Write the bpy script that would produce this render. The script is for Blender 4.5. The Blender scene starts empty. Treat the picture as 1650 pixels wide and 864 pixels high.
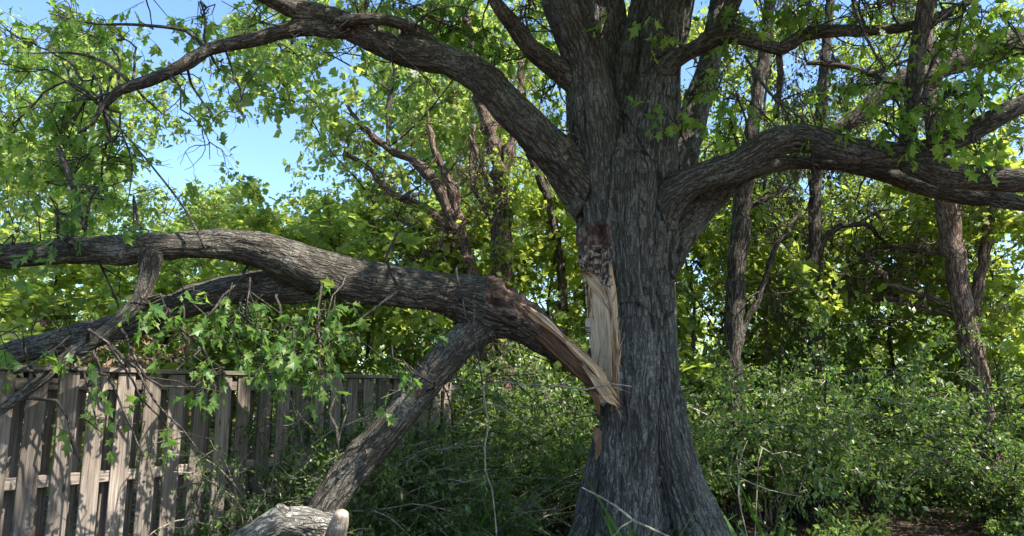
import bpy, math, random
import numpy as np
from mathutils import Vector

# ------------------------------------------------------------------ camera, world, sun
SC = bpy.context.scene
COL = SC.collection
EYE = np.array([0.0, 0.0, 1.55]); PITCH = math.radians(11.0); FPX = 1270.0
SUN_AZ = np.array([0.848, -0.53]); SUN_EL = math.radians(52)
SUNV = np.array([SUN_AZ[0] * math.cos(SUN_EL), SUN_AZ[1] * math.cos(SUN_EL), math.sin(SUN_EL)])
SUNV = SUNV / np.linalg.norm(SUNV)
cam = bpy.data.objects.new('camera', bpy.data.cameras.new('camera')); COL.objects.link(cam)
cam.data.sensor_width = 36; cam.data.lens = FPX / 1650 * 36; cam.data.clip_end = 2000
cam.location = EYE; cam.rotation_euler = (math.pi / 2 + PITCH, 0, 0); SC.camera = cam
w = bpy.data.worlds.new('World'); SC.world = w; w.use_nodes = True
wn = w.node_tree.nodes; wl = w.node_tree.links
sky = wn.new('ShaderNodeTexSky'); sky.sky_type = 'NISHITA'; sky.sun_disc = False
sky.sun_elevation = SUN_EL; sky.sun_rotation = math.atan2(SUNV[0], SUNV[1])
sky.air_density = 1.0; sky.dust_density = 0.6; sky.ozone_density = 2.0
hsv = wn.new('ShaderNodeHueSaturation'); hsv.inputs['Saturation'].default_value = 1.1; hsv.inputs['Value'].default_value = .92
wl.new(sky.outputs[0], hsv.inputs['Color']); wl.new(hsv.outputs[0], wn['Background'].inputs[0]); wn['Background'].inputs[1].default_value = 0.145
sun = bpy.data.objects.new('sun', bpy.data.lights.new('sun', 'SUN')); COL.objects.link(sun)
sun.data.energy = 4.8; sun.data.angle = math.radians(0.53); sun.data.color = (1, 0.94, 0.84)
sun.rotation_euler = Vector(SUNV).to_track_quat('Z', 'Y').to_euler()
SC.view_settings.view_transform = 'Standard'; SC.view_settings.look = 'None'
SC.view_settings.gamma = 1; SC.view_settings.exposure = 1.5
SC.cycles.max_bounces = 10; SC.cycles.diffuse_bounces = 7; SC.cycles.transmission_bounces = 4; SC.cycles.transparent_max_bounces = 4

# ------------------------------------------------------------------ helpers
FW = np.array([0, math.cos(PITCH), math.sin(PITCH)]); UP = np.array([0, -math.sin(PITCH), math.cos(PITCH)])
def P(x, y, D):
    d = np.array([1.0, 0, 0]) * (x - 825) / FPX + UP * (432 - y) / FPX + FW
    return EYE + d * (D / d[1])
def proj(v):
    r = v - EYE; z = r @ FW
    return np.stack([825 + FPX * r[:, 0] / z, 432 - FPX * (r @ UP) / z], 1)

def hsh(ix, iy, iz, s):
    n = (ix * 73856093) ^ (iy * 19349663) ^ (iz * 83492791) ^ (s * 2654435761 & 0xffffffff)
    n = (n ^ (n >> 13)) * 1274126177 & 0x7fffffff
    n = (n ^ (n >> 15)) * 1103515245 & 0x7fffffff
    return ((n >> 8) & 0xffff) / 65535.0
def vnoise(p, s=0):
    f = np.floor(p); i = f.astype(np.int64); t = p - f; t = t * t * (3 - 2 * t); o = 0
    for dx in (0, 1):
        for dy in (0, 1):
            for dz in (0, 1):
                wgt = (t[:, 0] if dx else 1 - t[:, 0]) * (t[:, 1] if dy else 1 - t[:, 1]) * (t[:, 2] if dz else 1 - t[:, 2])
                o = o + wgt * hsh(i[:, 0] + dx, i[:, 1] + dy, i[:, 2] + dz, s)
    return o * 2 - 1
def fbm(p, s=0, o=3):
    a = 1; r = 0; q = p
    for k in range(o): r = r + a * vnoise(q, s + k); a *= .5; q = q * 2.03
    return r
def worley(p, s=0):
    i = np.floor(p).astype(np.int64); f1 = np.full(len(p), 9.0); f2 = np.full(len(p), 9.0)
    for dx in (-1, 0, 1):
        for dy in (-1, 0, 1):
            for dz in (-1, 0, 1):
                c = i + np.array([dx, dy, dz])
                q = c + np.stack([hsh(c[:, 0], c[:, 1], c[:, 2], s + k) for k in (1, 2, 3)], 1)
                d = np.linalg.norm(q - p, axis=1)
                f2 = np.minimum(f2, np.maximum(d, f1)); f1 = np.minimum(f1, d)
    return f2 - f1
def inpoly(p, poly):
    ins = np.zeros(len(p), bool); n = len(poly); dist = np.full(len(p), 1e9)
    for k in range(n):
        a = np.array(poly[k], float); b = np.array(poly[(k + 1) % n], float)
        c = ((a[1] > p[:, 1]) != (b[1] > p[:, 1])) & (p[:, 0] < (b[0] - a[0]) * (p[:, 1] - a[1]) / ((b[1] - a[1]) or 1e-9) + a[0])
        ins ^= c
        t = np.clip(((p - a) @ (b - a)) / ((b - a) @ (b - a)), 0, 1)
        dist = np.minimum(dist, np.linalg.norm(p - a - t[:, None] * (b - a), axis=1))
    return ins, dist

def nrm(v): return v / np.maximum(np.linalg.norm(v, axis=-1, keepdims=True), 1e-9)

def catmull(pts, step):
    pts = np.array(pts, float); out = []
    q = np.vstack([2 * pts[0] - pts[1], pts, 2 * pts[-1] - pts[-2]])
    for k in range(1, len(q) - 2):
        n = max(1, int(np.linalg.norm((q[k + 1] - q[k])[:3]) / step))
        for j in range(n):
            t = j / n
            out.append(.5 * (2 * q[k] + (q[k + 1] - q[k - 1]) * t + (2 * q[k - 1] - 5 * q[k] + 4 * q[k + 1] - q[k + 2]) * t * t
                             + (3 * q[k] - q[k - 1] - 3 * q[k + 1] + q[k + 2]) * t ** 3))
    out.append(q[-2]); return np.array(out)
def frames(p):
    t = nrm(np.gradient(p, axis=0)); a = np.cross(t[0], [0.3, .95, .1]); a = a / np.linalg.norm(a); A = []
    for k in range(len(p)):
        a = a - t[k] * (a @ t[k]); a = a / np.linalg.norm(a); A.append(a)
    A = np.array(A); return t, A, np.cross(t, A)

class MB:
    """collects tubes and polygons and links them as one mesh object"""
    def __init__(s): s.v = []; s.f = []; s.b = []; s.n = 0
    def add(s, v, fs, bk=None):
        for f in fs: s.f.append(np.asarray(f) + s.n)
        s.v.append(v); s.b.append(np.zeros((len(v), 3)) if bk is None else bk); s.n += len(v)
    def tube(s, p, r, n=6, off=None):
        p = np.asarray(p, float); r = np.asarray(r, float) * np.ones(len(p)); t, A, B = frames(p)
        L = np.concatenate([[0], np.cumsum(np.linalg.norm(np.diff(p, axis=0), axis=1))]) + (off if off is not None else s.n * .37 % 50)
        th = np.arange(n) / n * 2 * math.pi; c, q = np.cos(th), np.sin(th)
        v = p[:, None] + r[:, None, None] * (c[None, :, None] * A[:, None] + q[None, :, None] * B[:, None])
        bk = np.stack([r[:, None] * c, r[:, None] * q, np.repeat(L[:, None], n, 1)], 2)
        m = len(p); i = np.arange(m - 1)[:, None] * n; j = np.arange(n)[None]; k = (j + 1) % n
        f = np.stack([i + j, i + k, i + n + k, i + n + j], 2).reshape(-1, 4)
        v = np.vstack([v.reshape(-1, 3), p[:1] - t[:1] * r[0] * .4, p[-1:] + t[-1:] * r[-1] * .6])
        bk = np.vstack([bk.reshape(-1, 3), [[0, 0, L[0]]], [[0, 0, L[-1]]]])
        jj = np.arange(n); kk = (jj + 1) % n
        c0 = np.stack([kk, jj, np.full(n, m * n)], 1); c1 = np.stack([(m - 1) * n + jj, (m - 1) * n + kk, np.full(n, m * n + 1)], 1)
        s.add(v, [f, np.vstack([c0, c1])], bk)
    def build(s, name, mat, parent=None, smooth=True, normals=None):
        v = np.vstack(s.v)
        return mesh_obj(name, v, s.f, mat, parent, smooth, np.vstack(s.b))

def mesh_data(name, v, fl, mat, smooth=True, bk=None):
    me = bpy.data.meshes.new(name)
    me.vertices.add(len(v)); me.vertices.foreach_set('co', np.ascontiguousarray(v, dtype=np.float32).ravel())
    lv = np.concatenate([f.ravel() for f in fl]); tot = np.concatenate([np.full(len(f), f.shape[1]) for f in fl])
    me.loops.add(len(lv)); me.loops.foreach_set('vertex_index', lv.astype(np.int32))
    me.polygons.add(len(tot)); st = np.concatenate([[0], np.cumsum(tot)[:-1]])
    me.polygons.foreach_set('loop_start', st.astype(np.int32)); me.polygons.foreach_set('loop_total', tot.astype(np.int32))
    me.polygons.foreach_set('use_smooth', np.full(len(tot), smooth))
    if bk is not None:
        a = me.attributes.new('bk', 'FLOAT_VECTOR', 'POINT'); a.data.foreach_set('vector', np.ascontiguousarray(bk, dtype=np.float32).ravel())
    me.materials.append(mat); me.update(calc_edges=True); me.validate(); return me
def mesh_obj(name, v, fl, mat, parent=None, smooth=True, bk=None):
    o = bpy.data.objects.new(name, mesh_data(name, v, fl, mat, smooth, bk)); COL.objects.link(o)
    if parent is not None:
        o.parent = parent; o.matrix_parent_inverse = Ident
        o.location = -Vector(parent.location) if parent.get('_w', 1) else (0, 0, 0)
    return o
from mathutils import Matrix
Ident = Matrix.Identity(4)
def tag(o, label=None, cat=None, group=None, kind=None):
    for k, val in (('label', label), ('category', cat), ('group', group), ('kind', kind)):
        if val: o[k] = val
    return o
def thing(name, label, cat, loc=(0, 0, 0), group=None):
    o = bpy.data.objects.new(name, None); COL.objects.link(o); o.location = tuple(float(c) for c in loc)
    o.empty_display_size = .2
    return tag(o, label, cat, group)

# ------------------------------------------------------------------ materials
def mat(name):
    m = bpy.data.materials.new(name); m.use_nodes = True; nt = m.node_tree
    return m, nt, nt.nodes, nt.links, nt.nodes['Principled BSDF']
def nd(ns, t, **kw):
    n = ns.new(t)
    for k, val in kw.items():
        if k in n.inputs: n.inputs[k].default_value = val
        else: setattr(n, k, val)
    return n
def ramp(ns, stops):
    r = ns.new('ShaderNodeValToRGB'); e = r.color_ramp.elements
    while len(e) < len(stops): e.new(.5)
    for k, (p, c) in enumerate(stops): e[k].position = p; e[k].color = (*c, 1) if len(c) == 3 else c
    return r

def leaf_mat(name, cols, trans, tf=.45, rough=.45, spec=.45):
    m, nt, ns, ls, pb = mat(name)
    g = ns.new('ShaderNodeNewGeometry'); r = ramp(ns, [(k / (len(cols) - 1), c) for k, c in enumerate(cols)])
    ls.new(g.outputs['Random Per Island'], r.inputs[0])
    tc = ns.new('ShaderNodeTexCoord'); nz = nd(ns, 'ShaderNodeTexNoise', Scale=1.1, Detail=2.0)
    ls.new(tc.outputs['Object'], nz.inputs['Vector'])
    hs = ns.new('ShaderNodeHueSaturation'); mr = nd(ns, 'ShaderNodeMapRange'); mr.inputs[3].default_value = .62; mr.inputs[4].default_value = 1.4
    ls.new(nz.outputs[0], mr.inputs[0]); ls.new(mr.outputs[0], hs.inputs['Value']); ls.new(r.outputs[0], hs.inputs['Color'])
    ls.new(hs.outputs[0], pb.inputs['Base Color']); pb.inputs['Roughness'].default_value = rough
    pb.inputs['Specular IOR Level'].default_value = spec
    tr = ns.new('ShaderNodeBsdfTranslucent'); mx = ns.new('ShaderNodeMixShader'); mx.inputs[0].default_value = tf
    mc = ns.new('ShaderNodeMix'); mc.data_type = 'RGBA'; mc.blend_type = 'MULTIPLY'; mc.inputs[0].default_value = 1
    mc.inputs[7].default_value = (*trans, 1); ls.new(hs.outputs[0], mc.inputs[6]); ls.new(mc.outputs[2], tr.inputs[0])
    ls.new(pb.outputs[0], mx.inputs[1]); ls.new(tr.outputs[0], mx.inputs[2]); ls.new(mx.outputs[0], ns['Material Output'].inputs[0])
    return m
M = {}
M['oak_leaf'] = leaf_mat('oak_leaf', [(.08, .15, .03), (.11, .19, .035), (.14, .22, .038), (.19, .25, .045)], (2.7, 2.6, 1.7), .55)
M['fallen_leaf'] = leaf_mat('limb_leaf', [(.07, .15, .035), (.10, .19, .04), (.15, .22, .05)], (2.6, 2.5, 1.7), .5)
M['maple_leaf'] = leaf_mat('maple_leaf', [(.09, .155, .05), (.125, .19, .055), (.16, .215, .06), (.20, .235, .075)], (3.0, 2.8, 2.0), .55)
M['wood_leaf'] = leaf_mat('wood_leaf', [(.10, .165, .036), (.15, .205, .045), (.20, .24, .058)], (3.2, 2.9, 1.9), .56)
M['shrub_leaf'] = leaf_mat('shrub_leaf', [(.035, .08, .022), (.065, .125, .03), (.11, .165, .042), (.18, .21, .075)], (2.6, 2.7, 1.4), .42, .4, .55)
M['young_leaf'] = leaf_mat('young_leaf', [(.10, .18, .035), (.15, .24, .05), (.2, .28, .06)], (2.2, 2.1, 1.2), .4, .4, .5)
M['cedar_leaf'] = leaf_mat('cedar_leaf', [(.03, .06, .022), (.045, .075, .026), (.08, .06, .035)], (1.6, 1.7, 1.1), .3)
M['dead_leaf'] = leaf_mat('dead_leaf', [(.09, .05, .03), (.16, .095, .055), (.24, .15, .09), (.32, .22, .15)], (1.3, 1.2, 1.0), .2, .7, .2)
M['grass'] = leaf_mat('grass', [(.05, .12, .02), (.08, .17, .03)], (2.2, 2.2, 1.2), .4)

def bark_mat(name, dark, mid, light, cell=(30, 30, 3.8), bump=.014, lich=.35):
    m, nt, ns, ls, pb = mat(name)
    at = nd(ns, 'ShaderNodeAttribute'); at.attribute_name = 'bk'
    n0 = nd(ns, 'ShaderNodeTexNoise', Scale=7.0, Detail=3.0); ls.new(at.outputs['Vector'], n0.inputs['Vector'])
    va = nd(ns, 'ShaderNodeVectorMath', operation='MULTIPLY_ADD'); va.inputs[1].default_value = (.05, .05, .16)
    ls.new(n0.outputs['Color'], va.inputs[0]); ls.new(at.outputs['Vector'], va.inputs[2])
    def ridged(sc, w, det):
        mp = nd(ns, 'ShaderNodeMapping'); mp.inputs['Scale'].default_value = sc; ls.new(va.outputs[0], mp.inputs[0])
        nn = nd(ns, 'ShaderNodeTexNoise', Scale=1.0, Detail=det, Roughness=.5); ls.new(mp.outputs[0], nn.inputs['Vector'])
        sb = nd(ns, 'ShaderNodeMath', operation='SUBTRACT'); sb.inputs[1].default_value = .5; ls.new(nn.outputs[0], sb.inputs[0])
        ab = nd(ns, 'ShaderNodeMath', operation='ABSOLUTE'); ls.new(sb.outputs[0], ab.inputs[0])
        rr = nd(ns, 'ShaderNodeMapRange', interpolation_type='SMOOTHSTEP'); rr.inputs[2].default_value = w; ls.new(ab.outputs[0], rr.inputs[0]); return rr
    v1 = ridged(cell, .11, 1.0); v2 = ridged((cell[0] * 1.6, cell[1] * 1.6, cell[2] * 6), .08, 3.0)
    v2m = nd(ns, 'ShaderNodeMath', operation='MULTIPLY_ADD'); v2m.inputs[1].default_value = .45; v2m.inputs[2].default_value = .55; ls.new(v2.outputs[0], v2m.inputs[0])
    vr = nd(ns, 'ShaderNodeMath', operation='MULTIPLY'); ls.new(v1.outputs[0], vr.inputs[0]); ls.new(v2m.outputs[0], vr.inputs[1])
    mp2 = nd(ns, 'ShaderNodeMapping'); mp2.inputs['Scale'].default_value = (cell[0] * 3.2, cell[1] * 3.2, cell[2] * 2.6); ls.new(va.outputs[0], mp2.inputs[0])
    n1 = nd(ns, 'ShaderNodeTexNoise', Scale=1.0, Detail=5.0, Roughness=.65); ls.new(mp2.outputs[0], n1.inputs['Vector'])
    h = nd(ns, 'ShaderNodeMath', operation='MULTIPLY_ADD'); h.inputs[1].default_value = .55; ls.new(n1.outputs[0], h.inputs[0]); ls.new(vr.outputs[0], h.inputs[2])
    r = ramp(ns, [(.18, dark), (.75, mid), (1.25 / 1.5, light)])
    hm = nd(ns, 'ShaderNodeMath', operation='MULTIPLY'); hm.inputs[1].default_value = .68; ls.new(h.outputs[0], hm.inputs[0]); ls.new(hm.outputs[0], r.inputs[0])
    # pale lichen and darker damp patches, fixed to the bark
    n2 = nd(ns, 'ShaderNodeTexNoise', Scale=2.2, Detail=4.0, Roughness=.6); ls.new(at.outputs['Vector'], n2.inputs['Vector'])
    n3 = nd(ns, 'ShaderNodeTexNoise', Scale=38.0, Detail=3.0, Roughness=.7); ls.new(at.outputs['Vector'], n3.inputs['Vector'])
    ml = nd(ns, 'ShaderNodeMath', operation='MULTIPLY'); ls.new(n2.outputs[0], ml.inputs[0]); ls.new(n3.outputs[0], ml.inputs[1])
    lr = nd(ns, 'ShaderNodeMapRange'); lr.inputs[1].default_value = .29; lr.inputs[2].default_value = .40; lr.inputs[4].default_value = lich; ls.new(ml.outputs[0], lr.inputs[0])
    mx = ns.new('ShaderNodeMix'); mx.data_type = 'RGBA'; ls.new(lr.outputs[0], mx.inputs[0]); ls.new(r.outputs[0], mx.inputs[6]); mx.inputs[7].default_value = (.22, .225, .20, 1)
    mv = nd(ns, 'ShaderNodeMapRange'); mv.inputs[3].default_value = .7; mv.inputs[4].default_value = 1.3; ls.new(n2.outputs[0], mv.inputs[0])
    hs = ns.new('ShaderNodeHueSaturation'); ls.new(mx.outputs[2], hs.inputs['Color']); ls.new(mv.outputs[0], hs.inputs['Value'])
    ls.new(hs.outputs[0], pb.inputs['Base Color']); pb.inputs['Roughness'].default_value = .9; pb.inputs['Specular IOR Level'].default_value = .2
    bp = nd(ns, 'ShaderNodeBump', Strength=1.0, Distance=bump); ls.new(h.outputs[0], bp.inputs['Height']); ls.new(bp.outputs[0], pb.inputs['Normal'])
    return m
M['oak_bark'] = bark_mat('oak_bark', (.040, .037, .032), (.098, .092, .080), (.15, .143, .127))
M['limb_bark'] = bark_mat('limb_bark', (.034, .029, .024), (.085, .075, .06), (.135, .122, .10), (34, 34, 5.5), .012, .6)
M['twig_bark'] = bark_mat('twig_bark', (.025, .021, .018), (.07, .06, .05), (.13, .115, .10), (50, 50, 14), .004, .2)
M['red_bark'] = bark_mat('red_bark', (.05, .032, .026), (.15, .105, .085), (.28, .21, .17), (34, 34, 3), .012, .15)
M['wood_bark'] = bark_mat('wood_bark', (.022, .018, .015), (.07, .058, .048), (.14, .12, .10), (26, 26, 3), .012, .2)
M['dry_twig'] = bark_mat('dry_twig', (.16, .13, .10), (.34, .29, .24), (.48, .43, .37), (60, 60, 12), .002, .1)

def fibre_mat(name, cols, sc=(70, 70, 2.2), bump=.006, rough=.75, blotch=None, attr=True, span=.36):
    m, nt, ns, ls, pb = mat(name)
    if attr:
        at = nd(ns, 'ShaderNodeAttribute'); at.attribute_name = 'bk'; vec = at.outputs['Vector']
    else:
        vec = ns.new('ShaderNodeTexCoord').outputs['Object']
    mp = nd(ns, 'ShaderNodeMapping'); mp.inputs['Scale'].default_value = sc; ls.new(vec, mp.inputs[0])
    n = nd(ns, 'ShaderNodeTexNoise', Scale=1.0, Detail=6.0, Roughness=.65); ls.new(mp.outputs[0], n.inputs['Vector'])
    r = ramp(ns, [(.5 - span / 2 + span * k / (len(cols) - 1), c) for k, c in enumerate(cols)]); ls.new(n.outputs[0], r.inputs[0]); out = r.outputs[0]
    if blotch:
        nb = nd(ns, 'ShaderNodeTexNoise', Scale=5.0, Detail=4.0, Roughness=.7); ls.new(vec, nb.inputs['Vector'])
        br = nd(ns, 'ShaderNodeMapRange'); br.inputs[1].default_value = .52; br.inputs[2].default_value = .62; ls.new(nb.outputs[0], br.inputs[0])
        mx = ns.new('ShaderNodeMix'); mx.data_type = 'RGBA'; ls.new(br.outputs[0], mx.inputs[0]); ls.new(out, mx.inputs[6]); mx.inputs[7].default_value = (*blotch, 1); out = mx.outputs[2]
    ls.new(out, pb.inputs['Base Color']); pb.inputs['Roughness'].default_value = rough
    pb.inputs['Specular IOR Level'].default_value = .25
    bp = nd(ns, 'ShaderNodeBump', Strength=1.0, Distance=bump); ls.new(n.outputs[0], bp.inputs['Height']); ls.new(bp.outputs[0], pb.inputs['Normal'])
    return m
M['grey_log'] = bark_mat('grey_log', (.06, .055, .048), (.17, .16, .14), (.30, .285, .25), (26, 26, 6), .012, .8)
M['stub'] = fibre_mat('stub_wood', [(.16, .13, .10), (.34, .28, .22), (.50, .43, .35)], (40, 40, 6), .01, .85, blotch=(.13, .10, .08))
M['fresh_wood'] = fibre_mat('fresh_wood', [(.32, .19, .12), (.64, .46, .31), (.75, .60, .44)])
M['tan_wood'] = fibre_mat('tan_wood', [(.18, .11, .065), (.48, .33, .20), (.62, .47, .31)])
M['orange_wood'] = fibre_mat('orange_wood', [(.16, .08, .04), (.33, .18, .09), (.45, .28, .15)])
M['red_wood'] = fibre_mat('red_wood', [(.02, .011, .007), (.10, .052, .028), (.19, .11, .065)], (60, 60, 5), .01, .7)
M['rot_wood'] = fibre_mat('rot_wood', [(.018, .011, .008), (.08, .05, .038), (.27, .19, .15)], (26, 26, 12), .03, .9)
M['rot_spots'] = fibre_mat('rot_spots', [(.025, .015, .011), (.12, .085, .065), (.42, .34, .26)], (38, 38, 30), .02, .9, span=.2)

def board_mat():
    m, nt, ns, ls, pb = mat('weathered_board')
    at = nd(ns, 'ShaderNodeAttribute'); at.attribute_name = 'bk'
    oi = ns.new('ShaderNodeObjectInfo')
    ad = nd(ns, 'ShaderNodeVectorMath', operation='MULTIPLY_ADD'); cx = ns.new('ShaderNodeCombineXYZ')
    for k in range(3): ls.new(oi.outputs['Random'], cx.inputs[k])
    ad.inputs[1].default_value = (7, 9, 13); ls.new(cx.outputs[0], ad.inputs[0]); ls.new(at.outputs['Vector'], ad.inputs[2])
    mp = nd(ns, 'ShaderNodeMapping'); mp.inputs['Scale'].default_value = (60, 60, 2.5); ls.new(ad.outputs[0], mp.inputs[0])
    n = nd(ns, 'ShaderNodeTexNoise', Scale=1.0, Detail=6.0, Roughness=.6, Distortion=.6); ls.new(mp.outputs[0], n.inputs['Vector'])
    r = ramp(ns, [(.3, (.08, .064, .051)), (.5, (.185, .152, .125)), (.7, (.31, .262, .22))]); ls.new(n.outputs[0], r.inputs[0])
    n2 = nd(ns, 'ShaderNodeTexNoise', Scale=3.0, Detail=4.0); ls.new(ad.outputs[0], n2.inputs['Vector'])
    vk = nd(ns, 'ShaderNodeTexVoronoi', Scale=1.0); mk = nd(ns, 'ShaderNodeMapping'); mk.inputs['Scale'].default_value = (11, 11, 3.2)
    ls.new(ad.outputs[0], mk.inputs[0]); ls.new(mk.outputs[0], vk.inputs['Vector'])
    kr = nd(ns, 'ShaderNodeMapRange'); kr.inputs[1].default_value = .07; kr.inputs[2].default_value = .13; kr.inputs[3].default_value = .3; kr.inputs[4].default_value = 1; ls.new(vk.outputs['Distance'], kr.inputs[0])
    mv = nd(ns, 'ShaderNodeMapRange'); mv.inputs[3].default_value = .6; mv.inputs[4].default_value = 1.35; ls.new(n2.outputs[0], mv.inputs[0])
    mm = nd(ns, 'ShaderNodeMath', operation='MULTIPLY'); ls.new(mv.outputs[0], mm.inputs[0]); ls.new(kr.outputs[0], mm.inputs[1])
    rr = nd(ns, 'ShaderNodeMapRange'); rr.inputs[3].default_value = .6; rr.inputs[4].default_value = 1.3; ls.new(oi.outputs['Random'], rr.inputs[0])
    m2 = nd(ns, 'ShaderNodeMath', operation='MULTIPLY'); ls.new(mm.outputs[0], m2.inputs[0]); ls.new(rr.outputs[0], m2.inputs[1])
    hs = ns.new('ShaderNodeHueSaturation'); ls.new(r.outputs[0], hs.inputs['Color']); ls.new(m2.outputs[0], hs.inputs['Value'])
    ls.new(hs.outputs[0], pb.inputs['Base Color']); pb.inputs['Roughness'].default_value = .85; pb.inputs['Specular IOR Level'].default_value = .2
    bp = nd(ns, 'ShaderNodeBump', Strength=.8, Distance=.004); ls.new(n.outputs[0], bp.inputs['Height']); ls.new(bp.outputs[0], pb.inputs['Normal'])
    return m
M['board'] = board_mat()
def soil_mat():
    m, nt, ns, ls, pb = mat('soil')
    tc = ns.new('ShaderNodeTexCoord'); n = nd(ns, 'ShaderNodeTexNoise', Scale=9.0, Detail=8.0, Roughness=.7); ls.new(tc.outputs['Object'], n.inputs['Vector'])
    r = ramp(ns, [(.3, (.035, .024, .017)), (.5, (.09, .06, .042)), (.72, (.17, .115, .08))]); ls.new(n.outputs[0], r.inputs[0])
    ls.new(r.outputs[0], pb.inputs['Base Color']); pb.inputs['Roughness'].default_value = .95
    bp = nd(ns, 'ShaderNodeBump', Strength=1.0, Distance=.05); ls.new(n.outputs[0], bp.inputs['Height']); ls.new(bp.outputs[0], pb.inputs['Normal'])
    return m
M['soil'] = soil_mat()

# ------------------------------------------------------------------ ground
def gz(x, y):
    x = np.asarray(x, float); y = np.asarray(y, float)
    u = np.clip((y - 8) / 4, 0, 1); return .05 * np.sin(x * .7 + 1) * np.sin(y * .6) + .04 * np.sin(x * 1.7 + y * 1.1) + .32 * u * u * (3 - 2 * u)
g = np.concatenate([np.linspace(-600, -30, 12), np.linspace(-25, 25, 140), np.linspace(30, 600, 12)])
gy = g + 8
X, Y = np.meshgrid(g, gy); Z = gz(X, Y)
n = len(g); i = np.arange(n - 1)[:, None] * n + np.arange(n - 1)[None]
tag(mesh_obj('ground', np.stack([X.ravel(), Y.ravel(), Z.ravel()], 1), [np.stack([i, i + 1, i + n + 1, i + n], 2).reshape(-1, 4)], M['soil']),
    'brown leaf-strewn earth under the trees', 'ground', kind='structure')

# ------------------------------------------------------------------ leaves
def template(kind):
    if kind == 'oak': st = [(0, 0), (.3, .27), (.40, .10), (.62, .34), (.72, .12), (1, 0)]; up = .10
    elif kind == 'simple': st = [(0, 0), (.45, .27), (1, 0)]; up = 0
    elif kind == 'blade': st = [(0, .03), (.5, .03), (1, 0)]; up = 0
    elif kind == 'maple': st = [(0, 0), (.25, .42), (.42, .2), (.62, .36), (1, 0)]; up = .12
    v = []; f3 = []; f4 = []; mid = []; L = []; R = []
    for y, x in st:
        mid.append(len(v)); v.append((0, y, 0))
        if x > 0:
            yy = y + (up if x > .2 else 0)
            L.append(len(v)); v.append((-x, yy, 0)); R.append(len(v)); v.append((x, yy, 0))
        else: L.append(mid[-1]); R.append(mid[-1])
    for k in range(len(st) - 1):
        for S, sg in ((L, 1), (R, -1)):
            q = [mid[k], mid[k + 1], S[k + 1], S[k]]
            q = list(dict.fromkeys(q))
            if sg < 0: q = q[::-1]
            (f3 if len(q) == 3 else f4).append(q)
    return np.array(v, float), np.array(f3).reshape(-1, 3), np.array(f4).reshape(-1, 4)
TPL = {k: template(k) for k in ('oak', 'simple', 'blade', 'maple')}
HOLES = []   # openings in the canopy along the sun's direction: (point, radius)
def hole(p, r): HOLES.append((np.array(p), r))
def cull(p, rs):
    keep = np.ones(len(p), bool)
    for h, r in HOLES:
        d = p - h; t = d @ SUNV; q = np.linalg.norm(d - t[:, None] * SUNV, axis=1)
        keep &= ~((t > .5) & (q < r * (1 + .35 * rs.standard_normal(len(p)))))
    return keep
def leaf_mesh(name, pos, axis, size, kind, m, rs, droop=.25, fold=.22, upb=.7, docull=True):
    if docull:
        k = cull(pos, rs); pos, axis, size = pos[k], axis[k], size[k]
    N = len(pos); v, f3, f4 = TPL[kind]
    a = nrm(axis); nz = rs.standard_normal((N, 3)); nz[:, 2] = np.abs(nz[:, 2]) + upb; nz = nrm(nz - a * (nz * a).sum(1, keepdims=True))
    b = np.cross(a, nz)
    wd = 1 + .3 * rs.standard_normal(N)
    dr = droop * (1 + 1.1 * rs.standard_normal(N)); fo = fold * (1 + .7 * rs.standard_normal(N))
    x = v[None, :, 0] * wd[:, None]; y = v[None, :, 1]; z = -dr[:, None] * y * y + fo[:, None] * np.abs(v[None, :, 0])
    V = pos[:, None] + size[:, None, None] * (x[..., None] * b[:, None] + y[..., None] * a[:, None] + z[..., None] * nz[:, None])
    off = np.arange(N)[:, None, None] * len(v); fl = []
    if len(f3): fl.append((f3[None] + off).reshape(-1, 3))
    if len(f4): fl.append((f4[None] + off).reshape(-1, 4))
    return mesh_data(name, V.reshape(-1, 3), fl, m, False)

def link(name, me, parent=None):
    o = bpy.data.objects.new(name, me); COL.objects.link(o)
    if parent is not None:
        o.parent = parent
    return o

# a spray: a thin twig with leaves; returns twig polyline and leaf data
def sprays(rs, centers, spread, per, tl, size, down=.6):
    """centers (n,3); makes twigs of length tl with `per` leaves each"""
    n = len(centers); d = rs.standard_normal((n, 3)); d[:, 2] = d[:, 2] * .5 - down * .5; d = nrm(d)
    K = 4; pts = [centers]
    cur = centers; dd = d
    for k in range(K - 1):
        dd = nrm(dd + np.array([0, 0, -down * .35]) + .25 * rs.standard_normal((n, 3))); cur = cur + dd * tl[:, None] / (K - 1); pts.append(cur)
    pts = np.stack(pts, 1)
    t = rs.random((n, per)) ** .6 * (K - 1.001); i = t.astype(int); fr = (t - i)[..., None]
    idx = np.arange(n)[:, None]
    lp = pts[idx, i] * (1 - fr) + pts[idx, i + 1] * fr
    ax = nrm(pts[idx, i + 1] - pts[idx, i]) * .6 + .75 * rs.standard_normal((n, per, 3)); ax[..., 2] -= down
    sz = size * np.exp(.33 * rs.standard_normal((n, per))).clip(.4, 1.6)
    return pts, lp.reshape(-1, 3), ax.reshape(-1, 3), sz.ravel()
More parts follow.
